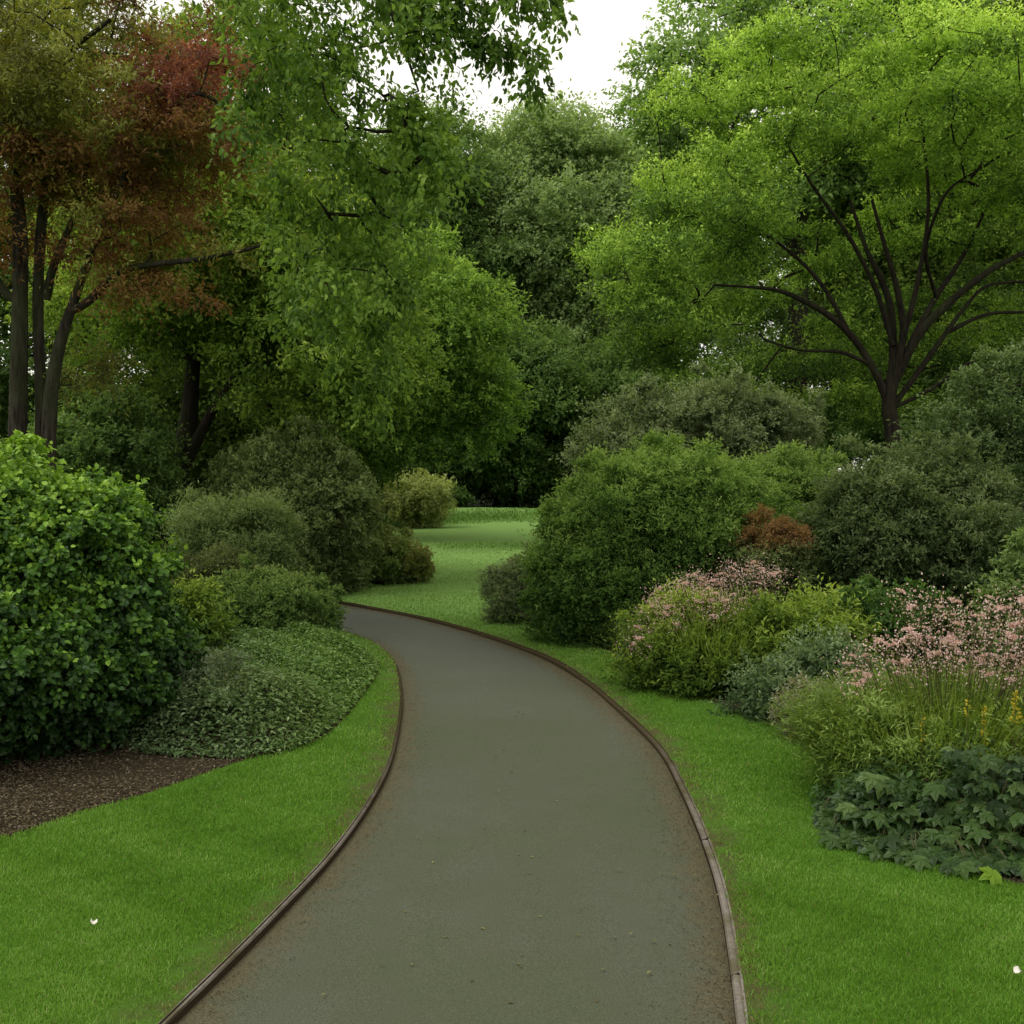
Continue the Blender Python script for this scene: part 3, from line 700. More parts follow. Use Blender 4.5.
# ------------------------------------------------------------------ SHRUBS, back to front
bush('rounded_shrub', 'large grey-green rounded shrub in front of the lime-green tree', 'shrub', on(690, 18), [E(582, 700, 392, 570, 18, 1.0), E(640, 790, 376, 570, 18, 1.2), E(740, 812, 402, 570, 18, 1.0)], 300, 0.26,
     dict(flat=0.7, sprigs=24, slen=0.8, leaves=12, L=0.058, W=0.028, pal=P_grey, padvar=0.12, hgt=0.35, upb=0.5, tbias=0.03))
bush('yellow_green_bush', 'pale yellow-green spiky bush at the far end of the lawn', 'bush', on(415, 38), [E(388, 446, 484, 526, 38, 0.8)], 60, 0.26,
     dict(flat=0.8, sprigs=20, slen=1.3, leaves=10, L=0.15, W=0.04, pal=pal((0.08, 0.085, 0.03), (0.15, 0.17, 0.05), (0.23, 0.26, 0.08), (0.33, 0.36, 0.14)), upb=0.9, padvar=0.15, hgt=0.3, tbias=0.1))
bush('low_hedge', 'low dark hedge under the trees at the far edge of the lawn', 'hedge', on(460, 44), [E(340, 430, 470, 515, 44, 0.8), E(400, 470, 488, 515, 44.5, 0.8)], 90, 0.25,
     dict(flat=0.7, sprigs=20, slen=0.8, leaves=10, L=0.12, W=0.06, pal=P_dark, padvar=0.15, tbias=-0.1), stems=False)
bush('dark_shrub', 'tall dark olive shrub left of the far lawn', 'shrub', on(305, 18.6), [E(242, 352, 424, 600, 18.6, 1.0), E(290, 368, 462, 600, 18.4, 0.9), E(215, 300, 450, 600, 19, 0.9)], 300, 0.24,
     dict(flat=0.7, sprigs=24, slen=0.8, leaves=12, L=0.062, W=0.032, pal=P_olive, padvar=0.14, hgt=0.3, tbias=0.02))
bush('low_shrub', 'low spreading green shrub with bronze tips at the lawn edge', 'shrub', on(380, 20), [E(325, 400, 530, 605, 20, 0.8), E(360, 426, 542, 603, 20, 0.6)], 150, 0.18,
     dict(flat=0.7, sprigs=24, slen=0.9, leaves=12, L=0.06, W=0.028, pal=pal((0.035, 0.06, 0.014), (0.08, 0.125, 0.028), (0.14, 0.185, 0.045), (0.21, 0.22, 0.08)), padvar=0.2, hgt=0.3, tbias=0.08,
          pcol=lambda pos, tv, col, k: np.where(((pos[:, 0] > -1.9) & (R.random(len(pos)) < 0.4))[:, None], col*np.array([1.35, .85, .9]), col)))
bush('feathery_shrub', 'pale feathery arching shrub below the short dark trunk', 'shrub', on(235, 16.5), [E(178, 290, 500, 640, 16.5, 0.8)], 120, 0.20,
     dict(flat=0.5, sprigs=26, slen=1.5, leaves=12, L=0.075, W=0.016, pal=pal((0.03, 0.05, 0.014), (0.065, 0.10, 0.028), (0.115, 0.16, 0.048), (0.18, 0.23, 0.085)), upb=0.8, padvar=0.12, hgt=0.4, tbias=0.05))
bush('olive_shrub', 'loose olive-green shrub in front of the tall dark olive shrub', 'shrub', on(275, 17.5), [E(235, 305, 500, 625, 17.5, 0.7)], 110, 0.18,
     dict(flat=0.7, sprigs=22, slen=1.0, leaves=11, L=0.055, W=0.026, pal=P_olive, padvar=0.15, hgt=0.3, tbias=0.15))
bush('understory_shrub', 'dark shaded shrub beneath the red-leaved tree', 'shrub', on(110, 18.5), [E(20, 170, 400, 600, 18.5, 1.1)], 140, 0.3,
     dict(flat=0.6, sprigs=22, slen=0.9, leaves=11, L=0.08, W=0.04, pal=P_dark, padvar=0.25, tbias=-0.05))
bush('brown_shrub', 'brownish low shrub behind the clipped rounded shrub', 'shrub', on(205, 14.6), [E(180, 262, 552, 640, 14.6, 0.5)], 80, 0.14,
     dict(flat=0.7, sprigs=22, slen=0.9, leaves=10, L=0.045, W=0.02, pal=pal((0.04, 0.04, 0.018), (0.07, 0.08, 0.028), (0.105, 0.13, 0.045), (0.16, 0.18, 0.07)), padvar=0.2, tbias=0.05))
bush('clipped_shrub', 'neat rounded low shrub at the back of the ground cover', 'shrub', on(272, 12.9), [E(213, 300, 572, 655, 12.9, 0.55), E(240, 333, 578, 652, 12.8, 0.6)], 190, 0.12,
     dict(flat=0.8, sprigs=26, slen=0.9, leaves=12, L=0.034, W=0.019, pal=pal((0.026, 0.048, 0.012), (0.056, 0.098, 0.022), (0.10, 0.155, 0.036), (0.18, 0.225, 0.07)), padvar=0.1, hgt=0.3, tbias=0.06))
bush('leafy_plant', 'bright green upright leafy plant tucked beside the clipped rounded shrub', 'plant', on(196, 11.2), [E(172, 216, 588, 690, 11.2, 0.25)], 40, 0.13,
     dict(flat=0.9, sprigs=14, slen=1.2, leaves=9, L=0.065, W=0.026, pal=P_mid, upb=0.8, padvar=0.15, tbias=-0.05), stems=False)

# big foreground bush, left
lb = on(28, 8.4)
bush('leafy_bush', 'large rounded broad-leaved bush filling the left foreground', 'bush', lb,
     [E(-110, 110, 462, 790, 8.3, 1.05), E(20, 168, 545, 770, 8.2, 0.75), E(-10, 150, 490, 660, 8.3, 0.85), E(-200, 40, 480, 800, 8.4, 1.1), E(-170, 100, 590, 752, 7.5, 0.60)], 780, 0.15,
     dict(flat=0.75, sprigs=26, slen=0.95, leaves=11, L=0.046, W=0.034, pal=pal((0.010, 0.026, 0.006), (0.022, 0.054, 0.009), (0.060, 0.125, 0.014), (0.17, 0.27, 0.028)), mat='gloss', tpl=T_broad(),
          padvar=0.22, hgt=0.75, upb=0.35, outb=0.5, tbias=-0.02, nup=0.7, lr=0.7), mind=0.075, shell=0.82, lumps=3)  # high hgt paints the occlusion at the bush's foot into leaf colour

# right shrubs
bush('fine_leaved_bush', 'big bright green fine-leaved bush beside the path bend', 'bush', on(640, 13.4),
     [E(552, 705, 466, 690, 13.3, 1.1), E(605, 740, 452, 660, 13.5, 1.2), E(690, 772, 470, 640, 13.8, 0.8), E(541, 640, 520, 680, 13.0, 0.8)], 560, 0.20,
     dict(flat=0.6, sprigs=28, slen=0.95, leaves=13, L=0.052, W=0.019, pal=pal((0.020, 0.044, 0.008), (0.050, 0.098, 0.018), (0.100, 0.165, 0.032), (0.19, 0.26, 0.065)), padvar=0.22, hgt=0.55, upb=0.45, tbias=0.02), shell=0.8, mind=0.09)
bush('silvery_shrub', 'small silver-grey rounded shrub at the foot of the fine-leaved bush', 'shrub', on(512, 14.6), [E(482, 552, 560, 640, 14.6, 0.4)], 90, 0.11,
     dict(flat=0.8, sprigs=24, slen=0.9, leaves=11, L=0.034, W=0.014, pal=P_grey, padvar=0.1, hgt=0.2, tbias=0.1))
bush('soft_green_shrub', 'soft light green shrub between the fine-leaved bush and the dark grey-green shrub', 'shrub', on(790, 15.5), [E(735, 850, 458, 600, 15.5, 1.0), E(700, 800, 490, 600, 14.8, .8)], 220, 0.2,
     dict(flat=0.6, sprigs=24, slen=0.9, leaves=12, L=0.055, W=0.024, pal=pal((0.03, 0.06, 0.012), (0.07, 0.12, 0.024), (0.12, 0.18, 0.04), (0.18, 0.25, 0.06)), padvar=0.2, hgt=0.4, tbias=0.05))
bush('rust_shrub', 'small rust-orange shrub above the pink flowers', 'shrub', on(778, 12.0), [E(745, 788, 527, 600, 12.2, 0.3), E(768, 808, 524, 600, 12.2, 0.3)], 60, 0.13,
     dict(flat=0.8, sprigs=24, slen=0.9, leaves=11, L=0.04, W=0.016, pal=pal((0.05, 0.045, 0.018), (0.10, 0.062, 0.024), (0.14, 0.076, 0.030), (0.18, 0.11, 0.045)), padvar=0.25, hgt=0.5, tbias=0.0,
          pcol=lambda pos, tv, col, k: np.where((pos[:, 2]+R.normal(0, .06, len(pos)) < 1.22)[:, None], palette(P_olive, tv), col)))
bush('grey_green_shrub', 'dark grey-green arching shrub at right behind the pink flowers', 'shrub', on(895, 12.6),
     [E(815, 960, 455, 660, 12.6, 1.1), E(860, 1000, 442, 660, 12.9, 1.1), E(900, 1000, 500, 640, 12.2, .8)], 330, 0.19,
     dict(flat=0.5, sprigs=25, slen=1.0, leaves=12, L=0.055, W=0.020, pal=pal((0.018, 0.034, 0.011), (0.040, 0.064, 0.020), (0.078, 0.108, 0.038), (0.155, 0.185, 0.085)), droop=0.25, upb=0.2, padvar=0.18, hgt=0.35, tbias=0.0), mind=0.1)
bush('tall_shrub', 'tall dusky shrub with small pale leaves at the right edge', 'shrub', on(1010, 14.0), [E(905, 1120, 355, 660, 14.2, 1.3), E(960, 1200, 330, 660, 14.6, 1.4)], 330, 0.24,
     dict(flat=0.55, sprigs=25, slen=0.95, leaves=12, L=0.055, W=0.026, pal=pal((0.018, 0.036, 0.011), (0.042, 0.070, 0.021), (0.080, 0.118, 0.038), (0.17, 0.21, 0.10)), padvar=0.18, hgt=0.2, tbias=0.0), mind=0.14)
bush('green_filler_shrub', 'dark green low shrub in the shade behind the large pink flower clump', 'shrub', on(880, 10.0), [E(800, 960, 600, 720, 10.2, 0.7)], 150, 0.15,
     dict(flat=0.7, sprigs=22, slen=0.9, leaves=11, L=0.05, W=0.026, pal=pal((0.010, 0.028, 0.006), (0.024, 0.056, 0.010), (0.045, 0.09, 0.018), (0.08, 0.13, 0.03)), padvar=0.2, hgt=0.4, tbias=-0.08))
bush('pale_leaved_shrub', 'pale green leafy shrub at the right edge above the pink flowers', 'shrub', on(1030, 8.6), [E(990, 1110, 548, 720, 8.6, 0.5)], 110, 0.14,
     dict(flat=0.7, sprigs=18, slen=1.0, leaves=10, L=0.05, W=0.024, pal=P_grey, mat='leaf', padvar=0.15, tbias=0.2, pcol=lambda pos, tv, col, k: col*np.array([0.72, .85, 0.55])))
bush('fern_plant', 'soft green leafy perennial between the two pink flower clumps', 'plant', on(800, 9.9), [E(745, 862, 612, 720, 9.8, 0.5)], 110, 0.15,
     dict(flat=0.7, sprigs=18, slen=1.3, leaves=11, L=0.06, W=0.022, pal=P_mid, upb=0.8, padvar=0.25, hgt=0.3, tbias=-0.05), stems=False)
bush('low_variegated_shrub', 'low shrub with pale edged leaves in the middle of the flower bed', 'shrub', on(805, 8.9), [E(738, 800, 668, 735, 8.9, 0.32), E(780, 872, 642, 730, 9.0, 0.4)], 120, 0.11,
     dict(flat=0.4, sprigs=16, slen=1.4, leaves=10, L=0.042, W=0.017, pal=pal((0.02, 0.036, 0.014), (0.045, 0.075, 0.030), (0.09, 0.13, 0.055), (0.18, 0.23, 0.12)), upb=0.1, outb=0.7, droop=0.1, padvar=0.25, tbias=0.0, hgt=0.35))
bush('small_bronze_shrub', 'small bronze-tinged shrub at the grass edge between the flower clumps', 'shrub', on(828, 8.3), [E(778, 880, 688, 748, 8.25, 0.36)], 80, 0.09,
     dict(flat=0.5, sprigs=16, slen=1.2, leaves=10, L=0.036, W=0.015, pal=pal((0.035, 0.03, 0.018), (0.085, 0.08, 0.045), (0.15, 0.15, 0.085), (0.24, 0.25, 0.16)), upb=0.2, outb=0.6, padvar=0.2, tbias=0.1, hgt=0.3))

# ------------------------------------------------------------------ long thin leaves / stems
def blades(name, P, A, L, W, bend, col, mat, parent=None, segs=4, org=(0, 0, 0), kind=None):
    n_ = len(P); t = np.linspace(0, 1, segs+1); A = unit(A)
    hor = A.copy(); hor[:, 2] = 0; hor = unit(hor+1e-6*R.normal(size=hor.shape))
    S = unit(np.cross(A, up3)+1e-6)
    L = np.broadcast_to(L, n_)[:, None]; bend = np.broadcast_to(bend, n_)[:, None]; W = np.broadcast_to(W, n_)[:, None]
    C = P[:, None]+A[:, None]*(t[None, :]*L)[..., None]+hor[:, None]*(bend*L*t[None]**2*0.6)[..., None]-up3*(bend*L*t[None]**2.2*0.6)[..., None]
    wd = W*np.array([0.7]+[1.0]*(segs-1)+[0.12])[None, :]*0.5
    a = C+S[:, None]*wd[..., None]; b = C-S[:, None]*wd[..., None]
    V = np.stack([a, b], 2).reshape(n_, -1, 3); k = (segs+1)*2
    f = np.array([(2*i, 2*i+1, 2*i+3, 2*i+2) for i in range(segs)])
    q = (np.arange(n_)[:, None, None]*k+f[None]).reshape(-1, 4)
    me = mesh_arrays(name, V.reshape(-1, 3)-np.asarray(org), [q], col=np.repeat(col, segs, axis=0))
    o = link(name, me, M[mat], parent)
    if kind: o['kind'] = kind
    return o, C[:, -1]

def head_mesh(name, rad, n_, c1, c2, dome=0.5):
    d = rdir(n_); d[:, 2] = np.abs(d[:, 2])*dome; k = R.integers(0, 7, n_); ce = rdir(7)*rad*0.65; ce[:, 2] = np.abs(ce[:, 2])*0.4
    P_ = ce[k]+d*rad*0.38*R.random((n_, 1))**0.4
    return inst_mesh(name, T_quad(), P_, unit(d+R.normal(0, .5, d.shape)), unit(up3+R.normal(0, .6, d.shape)), rad*0.30*R.uniform(.7, 1.3, n_), rad*0.22, lerp(c1, c2, R.random((n_, 1))))
def inst_mesh(name, *a):
    o = inst(name, *a, M['petal']); me = o.data; bpy.data.objects.remove(o); return me
pinkA, pinkB = np.array([0.40, 0.23, 0.23]), np.array([0.82, 0.62, 0.62])
heads = [head_mesh('flower_head', 0.038, 90, pinkA*R.uniform(.85, 1.1), pinkB*R.uniform(.9, 1.1)) for _ in range(6)]

def flower_clump(name, label, base, rx, ry, hgt, nb, nheads, spots, blade_pal, scale=1.0, extra=0, Lb=(0.5, 0.95), bw=0.007):
    t = empty(name, base, label, 'flowering plant'); org = np.array(base)
    a = R.uniform(0, 2*math.pi, nb); q = R.random(nb)**0.5
    P_ = np.column_stack([base[0]+q*rx*0.55*np.cos(a), base[1]+q*ry*0.55*np.sin(a), np.full(nb, base[2])])
    out = np.column_stack([np.cos(a), np.sin(a), np.zeros(nb)])
    A = unit(up3+out*(q*0.65)[:, None]+R.normal(0, 0.13, (nb, 3)))
    Ls = hgt*R.uniform(Lb[0], Lb[1], nb)*(1-0.25*q*q)
    blades('stems', P_, A, Ls, bw*scale, R.uniform(0.05, 0.5, nb), palette(blade_pal, R.normal(0.5, 0.25, nb)), 'leaf', t, 5, org)
    # small leaves up the stems
    nl = nb*5; k = R.integers(0, nb, nl); tt = R.uniform(0.15, 0.95, nl)
    pos = P_[k]+A[k]*(Ls[k]*tt)[:, None]+out[k]*(0.12*Ls[k]*tt**2)[:, None]-up3*(0.1*Ls[k]*tt**2)[:, None]
    inst('foliage', T_quad(), pos-org, unit(out[k]*0.6+R.normal(0, .6, (nl, 3))+up3*0.2), unit(up3+R.normal(0, .5, (nl, 3))), 0.055*scale*R.uniform(.6, 1.3, nl), 0.011*scale,
         palette(blade_pal, R.normal(0.5, 0.25, nl)), M['leaf'], t)
    # flower stems and heads at the given spots
    S_ = np.array(spots); B = np.column_stack([lerp(base[0], S_[:, 0], 0.45), lerp(base[1], S_[:, 1], 0.45), np.full(len(S_), base[2]+0.1)])
    w = Wood()
    for b, s_ in zip(B, S_):
        mid = (b+s_)/2+R.normal(0, 0.02, 3); C = catmull(np.array([b, mid, s_]), 4); w.tube(C, np.linspace(0.003, 0.0016, len(C)), 4)
        for _ in range(2):
            e = s_+R.normal(0, 0.03, 3)*np.array([1, 1, .6]); w.tube(np.array([mid*0.25+s_*0.75, e]), [0.0013, 0.001], 3)
    w.build('flower_stalks', 'stalk', t, org)
    for i, s_ in enumerate(S_[:nheads]):
        o = link('flower_head', heads[i % 6], None, t); o.location = (s_-org).tolist()
        sc = R.uniform(0.6, 1.25)*scale; o.scale = (sc, sc, sc*R.uniform(.7, 1.1)); o.rotation_euler = (R.normal(0, .25), R.normal(0, .25), R.uniform(0, 6))
    # loose small buds
    if extra:
        k = R.integers(0, len(S_), extra); pos = S_[k]+R.normal(0, 1, (extra, 3))*np.array([.075, .075, .05])*scale-up3*0.02
        o = inst('flower_buds', T_quad(), pos-org, rdir(extra), rdir(extra), 0.015*scale*R.uniform(.5, 1.3, extra), 0.012*scale, lerp(pinkA, pinkB, R.random((extra, 1)))*0.95, M['petal'], t)
        o['kind'] = 'stuff'
    return t
simple('stalk', (0.05, 0.06, 0.02), (0.10, 0.08, 0.035), 30)
def spots_px(poly, n_, Y, dY):
    poly = np.array(poly, float); lo, hi = poly.min(0), poly.max(0); out = []
    while len(out) < n_:
        q = R.uniform(lo, hi, (n_*3, 2)); out += list(q[inpoly(q, poly)])
    return [at(a, b, Y+R.uniform(-dY, dY)) for a, b in out[:n_]]

G_fine = pal((0.05, 0.09, 0.016), (0.11, 0.18, 0.030), (0.18, 0.26, 0.05), (0.26, 0.34, 0.09))
# mid clump
b = on(722, 10.3)
sp = spots_px([(632, 655), (630, 625), (655, 590), (700, 568), (750, 562), (784, 568), (775, 592), (745, 606), (715, 620), (690, 618), (660, 645)], 130, 10.0, 0.35)
sp = sorted(sp, key=lambda q: R.random())
flower_clump('pink_flowering_plant', 'smaller clump topped with dusty pink flowers at the middle of the bed', b, 1.05, 0.8, 1.18, 3800, 95, sp, G_fine, 1.0, 4200)
b2 = on(700, 9.95)
bush('fern_foliage_plant', 'dark feathery foliage plant at the foot of the smaller pink flower clump', 'plant', b2, [E(626, 780, 640, 722, 10.0, 0.5), E(640, 740, 600, 715, 10.2, .4)], 170, 0.13,
     dict(flat=0.5, sprigs=20, slen=1.2, leaves=12, L=0.05, W=0.015, pal=P_mid, upb=0.35, outb=0.5, padvar=0.2, hgt=0.75, tbias=-0.02), stems=False)
# near clump
b = on(950, 6.75)
sp = spots_px([(835, 680), (855, 650), (905, 630), (900, 590), (935, 588), (960, 600), (1000, 590), (1100, 580), (1100, 670), (1000, 682), (960, 672), (920, 672), (890, 690), (860, 690)], 150, 6.6, 0.3)
flower_clump('pink_flowering_plant', 'larger clump of pink flowers above fine grassy stems in the right foreground', b, 1.15, 0.75, 1.02, 8500, 100, sp, G_fine, 1.0, 5000, bw=0.006)
# feathery light plant at its left foot
bush('feathery_plant', 'feathery fine-leaved plant leaning over the grass at the left foot of the larger pink clump', 'plant', on(862, 6.6), [E(838, 915, 715, 850, 6.5, 0.30), E(880, 960, 735, 840, 6.35, 0.25)], 110, 0.10,
     dict(flat=0.6, sprigs=22, slen=1.3, leaves=12, L=0.050, W=0.0085, pal=pal((0.035, 0.062, 0.011), (0.070, 0.115, 0.018), (0.115, 0.17, 0.028), (0.18, 0.24, 0.06)), upb=0.7, outb=0.6, padvar=0.2, hgt=0.5, tbias=0.05), stems=False)

# large dark lobed leaves in front
b = on(950, 5.75); t = empty('large_leaved_plant', b, 'dark green plant with big lobed leaves at the foot of the larger pink clump', 'plant'); org = np.array(b)
def lobed_leaves(nl, col, x0, x1, ylo, yhi, Lr, name='leaf_mass', parent=t):
    px = R.uniform(x0, x1, nl); v = R.random(nl)
    top = np.interp(px, [810, 850, 900, 960, 1024, 1150], [806, 792, 775, 768, 758, 750])+12*np.sin(px*0.07)+8*np.sin(px*0.19)+R.normal(0, 8, nl); bot = np.interp(px, [810, 850, 900, 960, 1024, 1150], [826, 868, 894, 912, 926, 950])
    py = lerp(top, bot, v)
    Yd = 5.36+0.42*(1-v)+np.abs(R.normal(0, .12, nl))+np.interp(px, [810, 900, 1024, 1150], [0.45, 0.08, -0.10, -0.2])+R.normal(0, .08, nl)
    pos = np.array([at(a, b_, y_) for a, b_, y_ in zip(px, py, Yd)]); pos[:, 2] = np.maximum(pos[:, 2], 0.09)
    out = unit(pos-np.array([b[0], b[1]+0.5, 0.0])); out[:, 2] = 0
    A = unit(out+np.array([0, -0.6, -0.55])+R.normal(0, .38, (nl, 3))); N = unit(up3*0.9+np.array([0, -0.9, 0])+R.normal(0, .32, (nl, 3)))
    L_ = R.uniform(*Lr, nl); return pos-A*L_[:, None]*0.6, A, N, L_
tplL = T_lobed()
NLB = 1300
p_, A_, N_, L_ = lobed_leaves(NLB, None, 822, 1170, 0, 1, (0.07, 0.155))
colL = palette(pal((0.010, 0.028, 0.005), (0.024, 0.056, 0.010), (0.046, 0.090, 0.018), (0.085, 0.14, 0.035)), R.normal(0.45, 0.22, NLB))
inst('foliage', tplL, p_-org, A_, N_, L_, L_*1.05, colL, M['gloss'], t)
w = Wood()
for i in range(0, NLB, 4):
    e = p_[i]; s_ = np.array([e[0]*0.75+b[0]*0.25+R.normal(0, .05), e[1]+0.22+R.normal(0, .05), 0.03]); C = catmull(np.array([s_, (s_+e)/2+up3*0.08, e]), 3); w.tube(C, np.linspace(.004, .0022, len(C)), 4)
w.build('stems', 'stalk', t, org)
q = at(1002, 872, 5.2)
inst('fresh_leaf', tplL, np.array([q-org]), np.array([[-.9, -.2, -.1]]), np.array([[0.1, -.45, .85]]), np.array([0.125]), np.array([0.13]), np.array([[0.15, 0.26, 0.02]]), M['leaf'], t)
bush('low_green_plant', 'mixed mid-green foliage plant behind the big lobed leaves', 'plant', on(990, 6.5), [E(835, 1170, 758, 850, 6.3, 0.3)], 160, 0.10,
     dict(flat=0.6, sprigs=14, slen=1.2, leaves=9, L=0.055, W=0.022, pal=pal((0.02, 0.05, 0.014), (0.045, 0.095, 0.025), (0.08, 0.14, 0.04), (0.13, 0.19, 0.08)), upb=0.35, outb=0.4, padvar=0.2, hgt=0.3), stems=False)

# yellow flower spikes
def yellow(px, py0, py1, Y, n_, label, wd):
    a = at(px, py0, Y); bt = at(px, py1, Y); base = np.array([a[0], Y+0.02, 0.06])
    t = empty('yellow_flower', base, label, 'flower', 'yellow flowers rising among the grassy stems'); w = Wood()
    w.tube(catmull(np.array([base, (base+bt)/2+R.normal(0, .01, 3), a]), 5), np.linspace(.0035, .0015, 11), 5); w.build('stalk', 'stalk', t, base)
    tt = R.random(n_); d = rdir(n_); d[:, 2] *= 0.3; P_ = lerp(a, bt, tt[:, None])+d*wd*(0.4+0.6*tt[:, None])*R.random((n_, 1))
    inst('blossom', T_quad(), P_-base, unit(d+up3*0.3), rdir(n_), 0.017, 0.014, lerp((0.30, 0.25, 0.02), (0.52, 0.44, 0.04), R.random((n_, 1))), M['petal'], t)
yellow(984, 706, 762, 6.05, 90, 'tall narrow yellow flower spike in front of the grassy stems', 0.014)
yellow(968, 700, 716, 6.05, 16, 'tiny yellow flower tuft beside the tall narrow yellow spike', 0.018)
yellow(1016, 692, 722, 6.05, 90, 'broad yellow flower cluster at the right edge of the larger pink clump', 0.035)
yellow(923, 716, 742, 6.05, 14, 'sparse small yellow flower low on the left of the larger pink clump', 0.016)

# ------------------------------------------------------------------ ground cover (left bed) and mulch
def scatter(poly, dens_fn, dmax, bbox):
    x0, x1, y0, y1 = bbox; n_ = int((x1-x0)*(y1-y0)*dmax); P_ = np.column_stack([R.uniform(x0, x1, n_), R.uniform(y0, y1, n_)])
    P_ = P_[R.random(n_) < dens_fn(P_)/dmax]
    return P_[inpoly(P_, poly)] if poly is not None else P_
cover_px = [(118, 748), (140, 755), (200, 760), (265, 757), (312, 743), (345, 716), (370, 684), (377, 666), (364, 652), (335, 643), (290, 640), (200, 645), (120, 660), (60, 700)]
CP = resample(catmull(np.array(G(cover_px, 0.05)+[gnd(118, 748, .05)])), 0.15)[:-1]
P_ = scatter(CP, lambda p: np.full(len(p), 4600.), 4600, (-5.5, -0.8, 7.2, 13.6))
dE = dist_poly(P_, np.vstack([CP, CP[:1]]))
hh = ss(0, 0.38, dE+R.normal(0, .03, len(P_)))
lump = 0.5+0.25*np.sin(P_[:, 0]*5.1+1)*np.sin(P_[:, 1]*4.3)+0.25*np.sin(P_[:, 0]*11+P_[:, 1]*8)
front = np.exp(-(((P_[:, 0]+2.15)/0.75)**2+((P_[:, 1]-8.35)/0.6)**2))
hgt_ = (0.14+0.13*lump+0.17*front)*hh+0.04
zz_ = 0.05+hgt_*np.where(R.random(len(P_)) < .7, R.uniform(.82, 1.08, len(P_)), R.random(len(P_)))
pos = np.column_stack([P_, zz_]); nl = len(P_)
# outward facing side leaves near the rim
cx_ = P_-np.array([-2.6, 10.5]); A = unit(np.column_stack([cx_*0.15, np.zeros(nl)])+R.normal(0, 1, (nl, 3))*np.array([1, 1, .35])); N = unit(up3+R.normal(0, .35, (nl, 3)))
tone = ss(-3.0, -1.2, P_[:, 0]+0.35*(P_[:, 1]-9))
tv = R.normal(0.45, 0.22, nl)
col = lerp(palette(pal((0.045, 0.085, 0.030), (0.085, 0.145, 0.055), (0.15, 0.22, 0.10), (0.27, 0.34, 0.20)), tv), palette(pal((0.05, 0.11, 0.018), (0.10, 0.19, 0.028), (0.16, 0.27, 0.05), (0.28, 0.38, 0.13)), tv), tone[:, None]*0.8)
col = col*(1-0.25*(front*R.random(nl))[:, None]*np.array([-.4, .5, .5]))
o = inst('ground_cover', T_quad(), pos, A, N, 0.046*R.uniform(.6, 1.3, nl), 0.022, col, M['gloss']); tag(o, 'low spreading ground cover with small pale-edged leaves beside the path', 'ground cover', kind='stuff')
bush('low_mound_shrub', 'low mound of pale leaves in front of the ground cover beside the big bush', 'shrub', on(195, 8.7), [E(140, 262, 665, 752, 8.6, 0.45), E(120, 200, 640, 745, 9.0, .4)], 130, 0.10,
     dict(flat=0.6, sprigs=18, slen=1.2, leaves=11, L=0.042, W=0.018, pal=pal((0.03, 0.045, 0.02), (0.06, 0.09, 0.04), (0.11, 0.145, 0.075), (0.2, 0.22, 0.14)), upb=0.4, outb=0.4, padvar=0.2, hgt=0.3, tbias=0.05), stems=False)

# mulch chips
P_ = scatter(BLpoly, lambda p: np.full(len(p), 3600.), 3600, (-4.2, -1.2, 5.8, 8.6)); nl = len(P_)
Nn = unit(up3+R.normal(0, .5, (nl, 3)))
o = inst('mulch', T_quad(), np.column_stack([P_, H(P_[:, 0], P_[:, 1])+R.uniform(0.002, .016, nl)]), unit(R.normal(0, 1, (nl, 3))*np.array([1, 1, .2])), Nn, R.uniform(.012, .034, nl), 0.010, palette(pal((0.035, .027, .017), (.10, .078, .050), (.18, .145, .10), (.32, .27, .20)), R.normal(.42, .25, nl)), M['petal'])
tag(o, 'loose brown bark chippings covering the bed under the leafy bush', 'mulch', kind='stuff')
P_ = scatter(BRpoly, lambda p: np.full(len(p), 900.), 900, (1.0, 4.0, 5.0, 10.0)); nl = len(P_)
o = inst('mulch', T_quad(), np.column_stack([P_, H(P_[:, 0], P_[:, 1])+R.uniform(0.002, .014, nl)]), unit(R.normal(0, 1, (nl, 3))*np.array([1, 1, .2])), unit(up3+R.normal(0, .5, (nl, 3))), R.uniform(.012, .03, nl), 0.010, palette(pal((0.02, .012, .008), (.06, .04, .026), (.10, .07, .05)), R.normal(.42, .25, nl)), M['petal'])
tag(o, 'dark bark crumbs on the soil below the flower bed plants', 'mulch', kind='stuff')

# leaf litter along the path edges
def litter(edge_, side, n_):
    i = R.integers(0, len(edge_)-1, n_); t = R.random((n_, 1)); p = edge_[i]*(1-t)+edge_[i+1]*t
    T = unit(edge_[i+1]-edge_[i]); nn = np.stack([-T[:, 1], T[:, 0]], 1)*side
    return p+nn*(np.abs(R.normal(0, 0.12, n_))+0.004)[:, None]
P_ = np.vstack([litter(Le[:110], -1, 8000), litter(Re[:120], 1, 15000)]); P_ = P_[(P_[:, 1] > 3.3) & (P_[:, 1] < 17)]; nl = len(P_)
o = inst('leaf_litter', T_quad(), np.column_stack([P_, 0.009+0.02*np.clip(np.minimum(dist_poly(P_, Le), dist_poly(P_, Re))/0.9, 0, 1)**0.7+R.uniform(0.0, .005, nl)]), unit(R.normal(0, 1, (nl, 3))*np.array([1, 1, .12])), unit(up3+R.normal(0, .3, (nl, 3))), R.uniform(.004, .013, nl), R.uniform(.003, .007, nl),
         palette(pal((0.03, .024, .012), (.075, .060, .030), (.135, .112, .058), (.22, .19, .11)), R.normal(.42, .25, nl)), M['petal'])
tag(o, 'brown leaf crumbs gathered along both edges of the path', 'leaf litter', kind='stuff')

